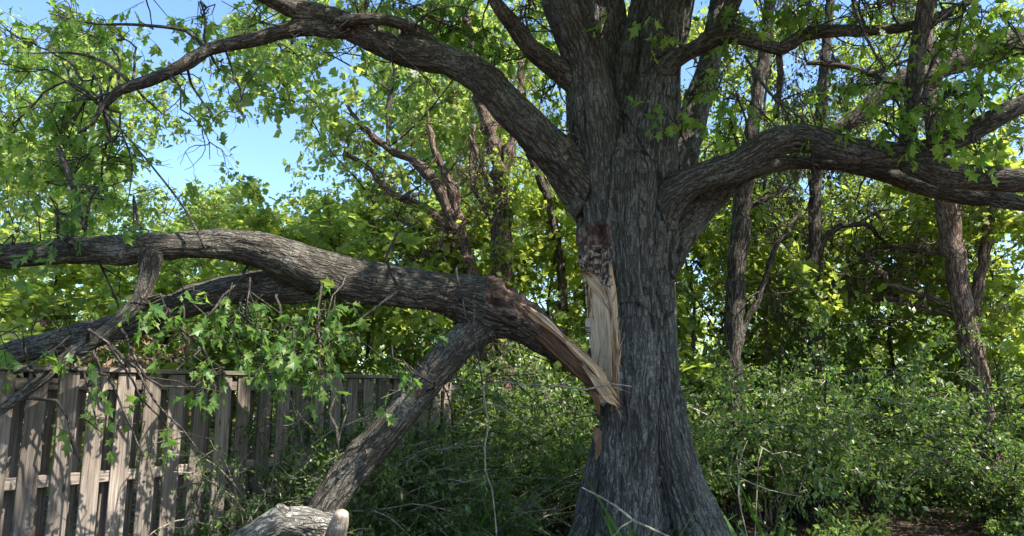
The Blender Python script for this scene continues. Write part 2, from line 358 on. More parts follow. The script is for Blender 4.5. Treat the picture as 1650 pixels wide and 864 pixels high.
def twigs_into(mb, pts, r):
    """many 3-sided twigs at once; pts (n,K,3)"""
    n, K, _ = pts.shape; t = nrm(np.gradient(pts, axis=1)); a = nrm(np.cross(t, [.31, .2, .9])); b = np.cross(t, a)
    rr = (np.asarray(r)[:, None] if np.ndim(r) else r) * np.linspace(1, .35, K)[None]; rr = rr * np.ones((n, 1))
    V = []
    for k in range(3):
        th = k * 2 * math.pi / 3; V.append(pts + rr[..., None] * (math.cos(th) * a + math.sin(th) * b))
    V = np.stack(V, 2).reshape(-1, 3)
    base = (np.arange(n) * K * 3)[:, None, None] + (np.arange(K - 1) * 3)[None, :, None]; j = np.arange(3)[None, None]; k = (j + 1) % 3
    F = np.stack([base + j, base + k, base + 3 + k, base + 3 + j], 3).reshape(-1, 4)
    bk = V.copy(); mb.add(V, [F], bk)

# ------------------------------------------------------------------ heavy wood: tubes fused by a voxel remesh
def chain(lst, dm=1.0):
    """list of (x, y, radius in px, depth) -> world polyline with radius"""
    o = [];
    for x, y, r, D in lst:
        p = P(x, y, D); o.append([*p, r * (p - EYE) @ FW / FPX])
    return catmull(o, .12)
def fuse(chains, voxel):
    mb = MB()
    for c in chains: mb.tube(c[:, :3], c[:, 3], 20)
    v = np.vstack(mb.v); me = mesh_data('tmp', v, mb.f, M['oak_bark'])
    o = bpy.data.objects.new('tmp', me); COL.objects.link(o)
    md = o.modifiers.new('r', 'REMESH'); md.mode = 'VOXEL'; md.voxel_size = voxel
    sm = o.modifiers.new('s', 'SMOOTH'); sm.factor = .5; sm.iterations = 8
    dg = bpy.context.evaluated_depsgraph_get(); e = o.evaluated_get(dg); m2 = e.to_mesh()
    V = np.zeros(len(m2.vertices) * 3, np.float32); m2.vertices.foreach_get('co', V); V = V.reshape(-1, 3).astype(float)
    N = np.zeros(len(m2.vertices) * 3, np.float32); m2.vertices.foreach_get('normal', N); N = N.reshape(-1, 3).astype(float)
    F = np.zeros(len(m2.loops), np.int32); m2.loops.foreach_get('vertex_index', F)
    assert len(F) == 4 * len(m2.polygons)
    F = F.reshape(-1, 4).copy(); e.to_mesh_clear(); bpy.data.objects.remove(o); bpy.data.meshes.remove(me)
    # nearest chain and bark coordinates
    best = np.full(len(V), 1e9); cid = np.zeros(len(V), int); bk = np.zeros((len(V), 3)); rad = np.zeros(len(V))
    for ci, c in enumerate(chains):
        p = c[:, :3]; t, A, B = frames(p); L = np.concatenate([[0], np.cumsum(np.linalg.norm(np.diff(p, axis=0), axis=1))]) + ci * 7.3
        for k in range(len(p) - 1):
            a = p[k]; ab = p[k + 1] - a; u = np.clip(((V - a) @ ab) / (ab @ ab), 0, 1); q = V - a - u[:, None] * ab
            rr = c[k, 3] * (1 - u) + c[k + 1, 3] * u; d = np.linalg.norm(q, axis=1) - rr
            m = d < best
            if m.any():
                best[m] = d[m]; cid[m] = ci; rad[m] = rr[m]; uu = u[m][:, None]
                Aa = A[k] * (1 - uu) + A[k + 1] * uu; Bb = B[k] * (1 - uu) + B[k + 1] * uu
                bk[m] = np.stack([(q[m] * Aa).sum(1), (q[m] * Bb).sum(1), L[k] + u[m] * (L[k + 1] - L[k])], 1)
    return V, N, F, cid, bk, rad
def vnormals(V, F):
    d1 = V[F[:, 2]] - V[F[:, 0]]; d2 = V[F[:, 3]] - V[F[:, 1]]; fn = np.cross(d1, d2); N = np.zeros_like(V)
    for k in range(4):
        for ax in range(3): N[:, ax] += np.bincount(F[:, k], fn[:, ax], len(V))
    return nrm(N)
def split(V, F, N, bk, face_id, ids, parent):
    """ids: {id: (name, material)} -> one child mesh per id, seam normals kept"""
    for k, (name, m) in ids.items():
        fs = F[face_id == k]
        if not len(fs): continue
        u, inv = np.unique(fs, return_inverse=True)
        me = mesh_data(name, V[u], [inv.reshape(-1, 4)], m, True, bk[u])
        me.normals_split_custom_set_from_vertices([tuple(x) for x in N[u]])
        link(name, me, parent)

def bark_disp(V, N, bk, rad, amp, cell, s=3):
    w1 = bk + .05 * np.stack([vnoise(bk * 6, 11), vnoise(bk * 6, 12), vnoise(bk * 6, 13)], 1) * np.array([.5, .5, 1.5])
    e = np.abs(vnoise(w1 * np.array(cell), s) + .4 * vnoise(w1 * np.array(cell) * 2.1, s + 1)); e = np.clip(e / .35, 0, 1); e = e * e * (3 - 2 * e)
    h = (e - .6) * amp * np.clip(rad / .25, .25, 1) + fbm(bk * np.array([5, 5, 2.0]), 31, 3) * .022 * np.clip(rad / .2, .3, 1.2)
    h = h + .035 * vnoise(bk * np.array([3.2, 3.2, .35]), 77) * np.clip(rad / .4, 0, 1)
    return h
def knots(V, N, F, n, seed, rad):
    rs = np.random.RandomState(seed); h = np.zeros(len(V))
    for k in range(n):
        c = V[rs.randint(len(V))]; d = np.linalg.norm(V - c, axis=1); s_ = rs.uniform(.04, .09)
        h += s_ * .45 * (np.exp(-(d / s_) ** 2) - .55 * np.exp(-(d / (s_ * .45)) ** 2))
    return h

# ============================================================ THE OAK
T = 7.5
oak_ch = [
 ('trunk', [(1052, 985, 150, T), (1048, 900, 98, T), (1042, 820, 80, T), (1034, 740, 69, T), (1028, 680, 64, T), (1023, 600, 65, T), (1018, 500, 70, T), (1011, 420, 73, T), (1010, 350, 72, T), (1010, 290, 70, T), (1010, 240, 56, T)]),
 ('trunk', [(1056, 480, 27, T - .12), (1061, 570, 30, T - .2), (1072, 660, 32, T - .25), (1090, 750, 34, T - .32), (1117, 830, 38, T - .4), (1148, 905, 44, T - .5), (1200, 970, 44, T - .5)]),
 ('trunk', [(1014, 520, 46, T - .2), (1014, 680, 46, T - .3), (1014, 790, 48, T - .38), (1012, 880, 56, T - .5), (1000, 980, 64, T - .6)]),
 ('trunk', [(978, 690, 20, T - .05), (966, 780, 27, T - .1), (952, 860, 32, T - .1), (918, 930, 38, T - .1), (850, 990, 34, T)]),
 ('stem', [(988, 430, 50, T - .05), (972, 320, 46, T - .1), (960, 210, 42, T - .15), (946, 110, 36, T - .25), (912, 10, 36, T - .4), (880, -90, 33, T - .5), (845, -250, 28, T - .6)]),
 ('stem', [(1005, 330, 46, T + .2), (990, 200, 40, T + .3), (978, 80, 33, T + .35), (975, -20, 30, T + .4), (975, -200, 26, T + .4)]),
 ('stem', [(1042, 430, 50, T), (1035, 320, 52, T - .05), (1042, 220, 46, T - .1), (1062, 110, 32, T - .05), (1076, 10, 38, T), (1088, -110, 36, T), (1105, -280, 30, T + .2)]),
 ('stem', [(1012, 300, 34, T - .12), (1014, 200, 26, T + .02), (1016, 100, 20, T + .1), (1028, 20, 16, T + .15), (1040, -80, 14, T + .2)]),
 ('stem', [(1062, 400, 42, T + .2), (1082, 280, 36, T + .35), (1115, 190, 23, T + .45), (1143, 95, 16, T + .6), (1165, -10, 18, T + .8), (1200, -140, 14, T + 1)]),
 ('limb', [(985, 360, 50, T), (935, 296, 42, T - .1), (885, 240, 39, T - .25), (832, 185, 35, T - .4), (775, 124, 33, T - .5), (720, 97, 32, T - .6), (650, 82, 29, T - .65), (585, 55, 25, T - .7), (530, 28, 22, T - .75), (470, 12, 19, T - .85), (410, -15, 16, T - 1), (300, -60, 12, T - 1.2)]),
 ('limb', [(560, 48, 16, T - .72), (480, 45, 14, T - .8), (420, 62, 12.5, T - .85), (335, 80, 11, T - .9), (300, 103, 10.5, T - .95), (240, 130, 9.5, T - 1), (190, 147, 8, T - 1.05), (165, 172, 6, T - 1.05)]),
 ('limb', [(945, 140, 24, T - .2), (895, 107, 18, T - .3), (855, 78, 16, T - .5), (826, 38, 14, T - .6), (800, 5, 11, T - .8), (770, -60, 8, T - .9)]),
 ('limb', [(705, 88, 16, T - .6), (685, 60, 12, T - .6), (645, 38, 10, T - .8), (600, 30, 10, T - .9), (540, 35, 9, T - .9)]),
 ('limb', [(1040, 380, 42, T - .05), (1078, 318, 28, T - .25), (1130, 285, 23, T - .45), (1195, 262, 24, T - .6), (1238, 232, 27, T - .7), (1290, 220, 25, T - .8), (1360, 241, 24, T - .9), (1425, 250, 24, T - 1.0), (1480, 250, 22, T - 1.1), (1530, 228, 20, T - 1.2), (1590, 198, 18, T - 1.3), (1700, 140, 14, T - 1.5)]),
 ('limb', [(1055, 425, 42, T + .1), (1103, 362, 29, T + .15), (1150, 314, 23, T + .15), (1205, 278, 17, T), (1270, 262, 12, T), (1340, 264, 12, T - .1), (1400, 272, 14, T - .2), (1465, 292, 15, T - .3), (1540, 312, 15, T - .4), (1660, 330, 13, T - .6)]),
 ('limb', [(1450, 252, 18, T - 1.05), (1510, 278, 19, T - 1.1), (1570, 286, 19, T - 1.15), (1680, 292, 17, T - 1.3)]),
 ('limb', [(1462, 240, 14, T - 1.05), (1468, 170, 12, T - 1.1), (1478, 90, 12, T - 1.2), (1492, 10, 13, T - 1.3), (1500, -70, 11, T - 1.4)]),
 ('limb', [(1055, 125, 22, T - .1), (1085, 98, 15, T - .3), (1125, 76, 14, T - .4), (1165, 55, 17, T - .5), (1210, 64, 12, T - .6), (1258, 80, 11, T - .65), (1295, 56, 11, T - .7), (1350, 50, 10, T - .8), (1420, 49, 9, T - .85), (1485, 38, 9, T - .9), (1560, 4, 7, T - .9), (1640, -40, 6, T - .9)]),
 ('limb', [(1165, 60, 14, T - .5), (1170, 25, 13, T - .55), (1188, -10, 11, T - .6), (1230, -60, 9, T - .6)]),
 ('limb', [(985, 240, 20, T + .3), (1130, 240, 6, T + 2.0), (1300, 160, 14, T + 2.5)][:1] + [(960, 150, 20, T + .5), (900, 20, 18, T + 1), (820, -100, 14, T + 1.5)]),
]
CH = [chain([(x, y, r * {9: .84, 13: .93, 11: .9}.get(k, 1) if j > 1 else r, D) for j, (x, y, r, D) in enumerate(c)]) for k, (_, c) in enumerate(oak_ch)]
V, N, F, cid, bk, rad = fuse(CH, .0135)
px = proj(V); facing = (N * nrm(EYE - V)).sum(1)
WOUND = [(938, 440), (950, 438), (962, 446), (976, 462), (986, 470), (991, 500), (995, 560), (997, 610), (994, 640), (982, 652), (966, 650), (956, 620), (956, 580), (950, 530), (944, 490), (936, 462)]
ROT = [(926, 388), (938, 366), (956, 358), (980, 362), (984, 390), (985, 430), (988, 462), (976, 460), (962, 446), (950, 438), (934, 438), (928, 420)]
LOW = [(958, 652), (966, 656), (970, 700), (968, 728), (962, 742), (957, 735), (956, 700)]
near = (cid < 9) & (facing > -.15)
jx = px + np.stack([vnoise(V * np.array([20, 20, 4.0]), 5), vnoise(V * 20, 6)], 1) * np.array([3.0, 3.0])
iw, dw = inpoly(jx, WOUND); ir, dr_ = inpoly(jx, ROT); il, dl = inpoly(jx, LOW)
iw &= near; ir &= near & ~iw; il &= near
h = bark_disp(V, N, bk, rad, .034, (13, 13, 1.2)) + knots(V, N, F, 60, 7, rad)
h = np.where(near & ~iw & ~ir & ~il & (dw < 9) & (px[:, 1] > 455), h + .014 * (1 - dw / 9), h)
inw = np.clip(dw / 9, 0, 1)
fib = vnoise(bk * np.array([55, 55, 1.4]), 8)
h = np.where(iw, -.055 * inw + .014 * fib + .02 * vnoise(bk * np.array([14, 14, 1.0]), 9), h)
h = np.where(il, -.03 * np.clip(dl / 4, 0, 1) + .005 * fib, h)
rotn = fbm(V * 16, 21, 3)
h = np.where(ir, .015 - .075 * np.clip(dr_ / 12, 0, 1) * (px[:, 0] > 962) + .028 * rotn, np.where(near & ~iw, h + .022 * np.exp(-(dr_ / 6) ** 2), h))
V = V + N * h[:, None]; N = vnormals(V, F)
fc = cid[F[:, 0]].copy()
kinds = {}
for k, (nm, _) in enumerate(oak_ch):
    kinds[k] = nm
fid = np.array([0 if oak_ch[c][0] == 'trunk' else c for c in range(len(oak_ch))])[fc]
fw = iw[F].sum(1) >= 2; fr = ir[F].sum(1) >= 2; flw = il[F].sum(1) >= 2
up_rot = fr & (px[F[:, 0], 1] < 392 + (px[F[:, 0], 0] - 930) * .15 + 10 * rotn[F[:, 0]])
fid = np.where(fr, 101, fid); fid = np.where(up_rot, 103, fid); fid = np.where(fw, 100, fid); fid = np.where(flw, 102, fid)
base = P(1045, 985, T); base[2] = 0
oak = thing('oak_tree', 'massive oak with split grey trunk and a long pale torn scar', 'tree', (0, 0, 0))
ids = {0: ('trunk', M['oak_bark'])}
for k, (nm, _) in enumerate(oak_ch):
    if k >= 4: ids[k] = (nm, M['oak_bark'] if nm == 'stem' else M['limb_bark'])
ids[100] = ('exposed_wood', M['fresh_wood']); ids[101] = ('decayed_wood', M['rot_spots']); ids[102] = ('exposed_wood', M['orange_wood']); ids[103] = ('decayed_wood', M['rot_wood'])
split(V, F, N, bk, fid, ids, oak)

# splinters standing out of the scar
def slab(mb, pts, wv, thick, rs, n=16, jag=.25):
    """ragged plank of wood along pts; wv = half widths, thick = half thickness (m)"""
    n = 44; p = catmull(np.column_stack([pts, wv, thick]), .012); c = p[:, :3]; t, A, B = frames(c)
    vd = nrm(EYE - c); S = nrm(np.cross(t, vd)); D = nrm(np.cross(S, t))
    th = np.arange(n) / n * 2 * math.pi; cs = np.sign(np.cos(th)) * np.abs(np.cos(th)) ** .45; sn = np.sign(np.sin(th)) * np.abs(np.sin(th)) ** .45
    Lq = np.cumsum(np.r_[0, np.linalg.norm(np.diff(c, axis=0), axis=1)]); o_ = rs.rand() * 50
    g_ = np.stack([np.repeat(cs[None] * 5, len(c), 0) + o_, np.repeat(sn[None] * 5, len(c), 0), np.repeat(Lq[:, None] * 3, n, 1)], 2).reshape(-1, 3)
    ra = (jag * .9 * vnoise(g_, 4) + jag * .6 * vnoise(g_ * [2.5, 2.5, 1.5], 5) + jag * .5 * vnoise(g_ * [.2, .2, 3.5], 6)).reshape(len(c), n)
    fray = (rs.standard_normal(n) * .03)[None] * (np.clip(1 - Lq / .1, 0, 1)[:, None] - np.clip(1 - (Lq[-1] - Lq) / .1, 0, 1)[:, None]) + .035 * (np.clip(1 - (Lq[-1] - Lq) / .08, 0, 1)[:, None]) * rs.rand(n)[None]
    W = p[:, 3][:, None] * cs * (1 + ra); H = p[:, 4][:, None] * sn * (1 + ra)
    v = c[:, None] + W[..., None] * S[:, None] + H[..., None] * D[:, None] + fray[..., None] * t[:, None]
    L = np.cumsum(np.r_[0, np.linalg.norm(np.diff(c, axis=0), axis=1)])
    b = np.stack([W, H, np.repeat(L[:, None], n, 1) + mb.n * .1], 2).reshape(-1, 3)
    m = len(c); i = np.arange(m - 1)[:, None] * n; j = np.arange(n)[None]; k = (j + 1) % n
    f = np.stack([i + j, i + k, i + n + k, i + n + j], 2).reshape(-1, 4)
    v = np.vstack([v.reshape(-1, 3), c[:1], c[-1:]]); b = np.vstack([b, [[0, 0, 0]], [[0, 0, L[-1]]]])
    jj = np.arange(n); kk = (jj + 1) % n
    mb.add(v, [f, np.vstack([np.stack([kk, jj, np.full(n, m * n)], 1), np.stack([(m - 1) * n + jj, (m - 1) * n + kk, np.full(n, m * n + 1)], 1)])], b)
rs = np.random.RandomState(3)
def onfront(x, y, lift):   # point on the trunk front at a pixel, lifted towards the camera
    q = proj(V); d = np.linalg.norm(q - [x, y], axis=1) + 8 * np.linalg.norm(V - EYE, axis=1)
    k = np.argmin(d); u = nrm(V[k] - EYE); t = np.linalg.norm(V[k] - EYE); pp = P(x, y, 7); dd = nrm(pp - EYE); return EYE + dd * (t - lift)
for spec, m_ in (([(984, 432, 2), (988, 470, 4.5), (992, 520, 3.5), (995, 560, 1)], 'tan_wood'),
                 ([(989, 520, 1), (990, 570, 3), (992, 620, 4), (988, 648, 2)], 'orange_wood'),
                 ([(944, 444, 2), (956, 458, 6), (970, 474, 6), (983, 500, 1.5)], 'tan_wood'),
                 ([(975, 470, 1), (979, 500, 3), (984, 560, 2.5), (986, 610, .8)], 'fresh_wood')):
    mb = MB(); pts = [onfront(x, y, .02) for x, y, r in spec]; wv = [r * .0059 for *_, r in spec]
    slab(mb, np.array(pts), wv, [.012] * len(pts), rs, 10); mb.build('splinter', M[m_], oak)
rs = np.random.RandomState(12)
for k in range(26):     # loose fibres standing along the edges of the scar
    y0 = rs.uniform(440, 640); edge = rs.rand() < .6
    x0 = (np.interp(y0, [440, 500, 560, 640], [984, 991, 996, 996]) if edge else np.interp(y0, [440, 560, 640], [946, 958, 966])) + rs.uniform(-5, 3); L = rs.uniform(18, 60)
    spec = [(x0, y0, 1), (x0 + rs.uniform(-3, 3), y0 - L * .5, 1.2), (x0 + rs.uniform(-6, 5), y0 - L, .3)]
    if spec[-1][1] < 425: continue
    mb = MB(); slab(mb, np.array([onfront(x, y, l) for (x, y, r), l in zip(spec, (.0, .02, .045))]), [r * .004 for *_, r in spec], [.004, .003, .001], rs, 10, .3); mb.build('splinter', M[rs.choice(['tan_wood', 'fresh_wood', 'orange_wood'])], oak)

# ============================================================ THE FALLEN LIMB
fall_ch = [
 ('log', [(905, 568, 20, 7.15), (872, 540, 27, 7.1), (835, 516, 36, 7.05), (790, 498, 46, 7.0), (720, 474, 34, 6.9), (640, 461, 34, 6.75), (560, 449, 36, 6.6), (500, 432, 37, 6.45), (440, 408, 31, 6.3), (380, 395, 26, 6.2), (300, 394, 23, 6.05), (200, 401, 24, 5.9), (130, 404, 24, 5.8), (60, 408, 22, 5.7), (-40, 420, 20, 5.5), (-160, 440, 17, 5.3)]),
 ('branch', [(545, 450, 28, 6.65), (470, 460, 29, 6.6), (420, 463, 26, 6.55), (360, 470, 24, 6.5), (300, 490, 24, 6.45), (240, 514, 24, 6.4), (180, 530, 22, 6.35), (120, 546, 22, 6.3), (60, 560, 19, 6.2), (-60, 600, 15, 6.1)]),
 ('branch', [(243, 405, 20, 5.95), (240, 440, 14, 5.9), (226, 485, 13, 5.85), (190, 522, 12, 5.8), (140, 556, 12, 5.7), (90, 592, 11, 5.6), (30, 640, 9, 5.5), (-40, 690, 7, 5.4)]),
 ('branch', [(800, 505, 34, 7.0), (752, 546, 27, 6.95), (708, 593, 27, 6.9), (660, 651, 28, 6.85), (608, 712, 28, 6.8), (562, 762, 27, 6.75), (528, 812, 29, 6.7), (512, 850, 30, 6.7), (500, 900, 28, 6.75), (490, 960, 26, 6.8)]),
 ('branch', [(525, 856, 30, 6.6), (485, 842, 25, 6.5), (445, 842, 24, 6.4), (405, 866, 22, 6.3), (350, 905, 20, 6.2), (290, 960, 18, 6.1)]),
 ('stub', [(520, 900, 24, 6.7), (538, 872, 20, 6.4), (547, 842, 17, 6.25), (552, 826, 13, 6.22)]),
 ('stub', [(470, 842, 18, 6.45), (456, 828, 13, 6.4), (448, 815, 7, 6.4)]),
]
FC = [chain(c) for _, c in fall_ch]
V2, N2, F2, cid2, bk2, rad2 = fuse(FC, .0125)
px2 = proj(V2); facing2 = (N2 * nrm(EYE - V2)).sum(1)
h = bark_disp(V2, N2, bk2, rad2, .022, (17, 17, 2.4)) + knots(V2, N2, F2, 45, 8, rad2)
ROT2 = [(786, 446), (815, 450), (840, 470), (862, 492), (866, 512), (900, 545), (880, 540), (845, 515), (800, 508), (780, 480)]
jx = px2 + np.stack([vnoise(V2 * 14, 5), vnoise(V2 * 14, 6)], 1) * 5
ir2, dr2 = inpoly(jx, ROT2); ir2 &= (cid2 == 0)
h = np.where(ir2, .06 * fbm(V2 * 11, 41, 4) - .01, h + .03 * np.exp(-(dr2 / 7) ** 2) * (cid2 == 0) * (facing2 > -.3))
ic2 = (px2[:, 1] < 822 + 3 * vnoise(V2 * 20, 3)) & (cid2 == 5)
V2 = V2 + N2 * h[:, None]; N2 = vnormals(V2, F2)
f2 = cid2[F2[:, 0]].copy(); f2 = np.where(ir2[F2].sum(1) >= 2, 100, f2)
limb = thing('fallen_limb', 'huge snapped oak limb hanging across the view, torn end on the trunk', 'fallen limb', (0, 0, 0))
ids = {k: (nm, M['limb_bark']) for k, (nm, _) in enumerate(fall_ch)}; ids[100] = ('decayed_wood', M['rot_wood'])
ids[5] = ('stub', M['stub']); ids[4] = ('branch', M['grey_log']); ids[6] = ('stub', M['grey_log'])
split(V2, F2, N2, bk2, f2, ids, limb)
# the torn strip that still hangs on the trunk
rs = np.random.RandomState(8)
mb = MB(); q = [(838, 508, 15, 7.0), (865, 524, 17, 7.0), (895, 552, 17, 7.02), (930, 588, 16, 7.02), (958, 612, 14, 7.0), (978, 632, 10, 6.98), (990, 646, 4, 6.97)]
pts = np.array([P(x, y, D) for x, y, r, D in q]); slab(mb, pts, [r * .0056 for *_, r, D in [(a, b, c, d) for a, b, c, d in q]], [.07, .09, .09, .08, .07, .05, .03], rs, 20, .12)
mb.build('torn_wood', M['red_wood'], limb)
for q, m_ in (([(838, 492, 3, 6.95), (866, 511, 5.5, 6.93), (900, 539, 3.5, 6.93), (935, 572, 5.5, 6.92), (965, 602, 5, 6.9), (992, 640, 2, 6.9)], 'tan_wood'),
              ([(900, 536, 2, 6.98), (930, 562, 4, 6.98), (962, 596, 4, 6.97), (984, 622, 1.5, 6.96)], 'orange_wood'),
              ([(856, 500, 2, 6.9), (880, 517, 3, 6.88), (905, 540, 2, 6.88)], 'fresh_wood'),
              ([(940, 590, 2, 6.9), (962, 618, 5, 6.88), (980, 640, 5, 6.86), (991, 650, 2, 6.85)], 'tan_wood'),
              ([(955, 630, 5, 7.06), (961, 645, 4, 7.06), (964, 664, 1.5, 7.08)], 'orange_wood')):
    mb = MB(); pts = np.array([P(x, y, D) for x, y, r, D in q]); slab(mb, pts, [r * .0056 for x, y, r, D in q], [.05] * (len(q) - 1) + [.02], rs, 12, .5)
    mb.build('splinter', M[m_], limb)

for k in range(26):     # fibres sticking out of the torn strip
    f = rs.rand(); i = rs.randint(0, 5); a_ = np.array([(866, 511), (900, 539), (935, 572), (965, 602), (988, 636), (984, 650)][i]) * (1 - f) + np.array([(900, 539), (935, 572), (965, 602), (988, 636), (980, 650), (966, 640)][i]) * f
    an = math.radians(rs.uniform(20, 75)); L = rs.uniform(10, 30); q = [(a_[0], a_[1], 1.1, 6.93), (a_[0] + L * .5 * math.cos(an), a_[1] + L * .5 * math.sin(an) - 2, 1, 6.9), (a_[0] + L * math.cos(an), a_[1] + L * math.sin(an) - 5, .3, 6.87)]
    mb = MB(); slab(mb, np.array([P(x, y, D) for x, y, r, D in q]), [r * .004 for x, y, r, D in q], [.004, .003, .001], rs, 10, .3); mb.build('splinter', M[rs.choice(['tan_wood', 'fresh_wood', 'orange_wood'])], limb)
# ------------------------------------------------------------------ openings in the canopy for the sun patches
for x, y, D, r in ((205, 640, 6.4, .4), (262, 640, 6.7, .5), (310, 650, 6.9, .45), (215, 760, 6.45, .4), (255, 800, 6.6, .5), (325, 740, 7.1, .4), (130, 800, 6.0, .25),
                   (600, 630, 8.7, .15), (575, 770, 8.4, .2), (1265, 212, 6.75, .25), (1330, 225, 6.65, .16), (548, 830, 6.5, .3), (470, 830, 6.6, .3),
                   (640, 600, 6.6, .2), (805, 470, 7, .14), (850, 500, 7, .12),
                   (390, 690, 6.6, .3), (1075, 700, 6.9, .12), (1190, 810, 7.4, .25), (1330, 820, 8.5, .35),
                   (820, 850, 11.5, .7), (1400, 850, 11.5, .9), (1500, 800, 12, .5), (1250, 600, 11, 1.1), (1400, 620, 12.5, 1.2), (1150, 620, 11, .9), (1540, 660, 11.5, 1), (1300, 400, 14, 1.2), (1500, 450, 14, 1.2), (800, 650, 11, .9), (870, 450, 13, .9), (980, 700, 7.2, .1)):
    hole(P(x, y, D), r)

# ============================================================ near foliage of the oak and of the fallen limb
def nearest_on(chs, p, minr=0):
    bd = 1e9; bp = None
    for c in chs:
        d = np.linalg.norm(c[:, :3] - p, axis=1); k = np.argmin(d)
        if d[k] < bd: bd = d[k]; bp = c[k]
    return bp
def clumps(rs, lst, chs, mb, size, per=7, tl=.32, down=.6, dens=1.0):
    LP, LA, LS = [], [], []
    for x, y, rx, ry, D, n in lst:
        c = P(x, y, D); sx = rx * D / FPX; sz = ry * D / FPX; n = max(1, int(n * dens))
        u = nrm(rs.standard_normal((n, 3))) * rs.random((n, 1)) ** .45
        C = c + u * np.array([sx, max(.25, (sx + sz) * .4), sz])
        tlv = tl * (1 + .3 * rs.standard_normal(n)).clip(.4, 1.6)
        pts, lp, ax, sz_ = sprays(rs, C, None, per, tlv, size, down)
        twigs_into(mb, pts, .004)
        # carrying branchlets back to the nearest limb
        a = nearest_on(chs, c); a3 = a[:3]
        if np.linalg.norm(a3 - c) < 3.2:
            mid = (a3 + c) / 2 + rs.standard_normal(3) * .12 + np.array([0, 0, .12])
            pp = catmull([a3, mid, c, c + (c - mid) * .5], .12); pp[1:-1] += rs.standard_normal((len(pp) - 2, 3)) * .012
            mb.tube(pp, np.linspace(min(.014, a[3] * .6), .005, len(pp)), 5)
            for k in range(0, n, 2):
                b = pp[rs.randint(len(pp) // 2, len(pp))]
                m2 = (b + C[k]) / 2 + rs.standard_normal(3) * .05
                mb.tube(catmull([b, m2, C[k]], .15), np.linspace(.007, .004, len(catmull([b, m2, C[k]], .15))), 4)
        LP.append(lp); LA.append(ax); LS.append(sz_)
    return LP, LA, LS
rs = np.random.RandomState(5)
oak_cl = [(110, 30, 60, 40, 7.4, 40), (180, 60, 60, 45, 7.2, 30), (95, 90, 35, 30, 7.0, 16), (120, 200, 55, 50, 6.6, 44), (180, 230, 40, 50, 6.5, 30), (100, 270, 45, 40, 6.4, 30), (160, 300, 45, 35, 6.6, 24),
    (140, 140, 50, 24, 6.8, 12), (30, 60, 60, 60, 7, 40), (20, 200, 55, 80, 6.6, 50),
    (290, 120, 45, 14, 6.6, 5), (335, 175, 14, 34, 6.5, 8), (330, 35, 40, 45, 7.2, 26), (420, 25, 50, 30, 7.4, 28), (350, 105, 30, 20, 6.7, 8), (240, 20, 40, 18, 7.2, 6), (250, 170, 18, 16, 6.6, 3),
    (590, 15, 50, 22, 7.3, 26), (680, 15, 60, 26, 7.4, 44), (740, 50, 50, 40, 7.4, 50), (850, 30, 40, 45, 7.7, 40), (880, 150, 26, 50, 7.6, 22), (800, 90, 40, 40, 7.8, 30), (640, 60, 40, 20, 7.3, 14),
    (460, 95, 50, 30, 8.0, 20),
    (1065, 35, 26, 28, 6.7, 16), (1085, 180, 22, 26, 6.7, 12), (1140, 120, 26, 40, 6.9, 14), (1180, 30, 40, 30, 6.9, 24), (1180, 200, 30, 40, 7.2, 20), (1165, 170, 22, 24, 6.7, 9),
    (1300, 15, 60, 28, 6.8, 34), (1400, 20, 60, 26, 6.6, 28), (1390, 140, 40, 40, 6.4, 30), (1430, 110, 35, 30, 6.3, 16), (1540, 60, 40, 40, 6.2, 22), (1540, 150, 40, 40, 6.0, 34), (1500, 190, 35, 45, 6.0, 20), (1570, 230, 24, 40, 5.9, 16),
    (1480, 230, 20, 30, 6.1, 10), (1320, 190, 26, 22, 6.6, 10), (1290, 150, 30, 26, 6.7, 8), (1620, 80, 50, 90, 6.2, 60), (1440, 200, 12, 26, 6.2, 5), (1560, 20, 40, 30, 6.4, 16), (1480, 160, 14, 24, 6.1, 5),
    (1225, 10, 30, 14, 7.0, 12), (980, 20, 20, 16, 7.0, 5), (905, 12, 26, 20, 7.5, 10)]
tw = MB(); LP, LA, LS = clumps(rs, oak_cl, CH, tw, .092, 7, .3, .6, .62)
# crown above the frame, with clumps added along sun rays to shade the trunk
for k in range(95):
    q = P(rs.uniform(930, 1110), rs.uniform(60, 880), 7.0) if k < 70 else P(rs.uniform(700, 930), rs.uniform(80, 300), 7.0)
    tt = (6.6 + rs.uniform(0, 1.2) - q[2]) / SUNV[2]; c = q + SUNV * max(tt, .9)
    u = nrm(rs.standard_normal((20, 3))) * rs.random((20, 1)) ** .45; C = c + u * np.array([.6, .6, .4]); C = C[proj(C)[:, 1] < -25]
    if not len(C): continue
    pts, lp, ax, sz = sprays(rs, C, None, 9, np.full(len(C), .4), .14, .5); twigs_into(tw, pts, .005)
    LP.append(lp); LA.append(ax); LS.append(sz)
for k in range(270):
    x = rs.uniform(-2.5, 8.5); y = rs.uniform(-.5, 10.5)
    z = max(6.3, 1.55 + y * .60 + .9) + abs(rs.standard_normal()) * 1.8
    u = nrm(rs.standard_normal((26, 3))) * rs.random((26, 1)) ** .45
    C = np.array([x, y, z]) + u * np.array([1.1, 1.1, .7])
    C = C[proj(C)[:, 1] < -25]
    if not len(C): continue
    k2 = cull(C, rs); C = C[k2]
    if not len(C): continue
    pts, lp, ax, sz = sprays(rs, C, None, 9, np.full(len(C), .4), .14, .5); twigs_into(tw, pts, .005)
    LP.append(lp); LA.append(ax); LS.append(sz)
link('crown', leaf_mesh('crown', np.vstack(LP), np.vstack(LA), np.concatenate(LS), 'oak', M['oak_leaf'], rs), oak)
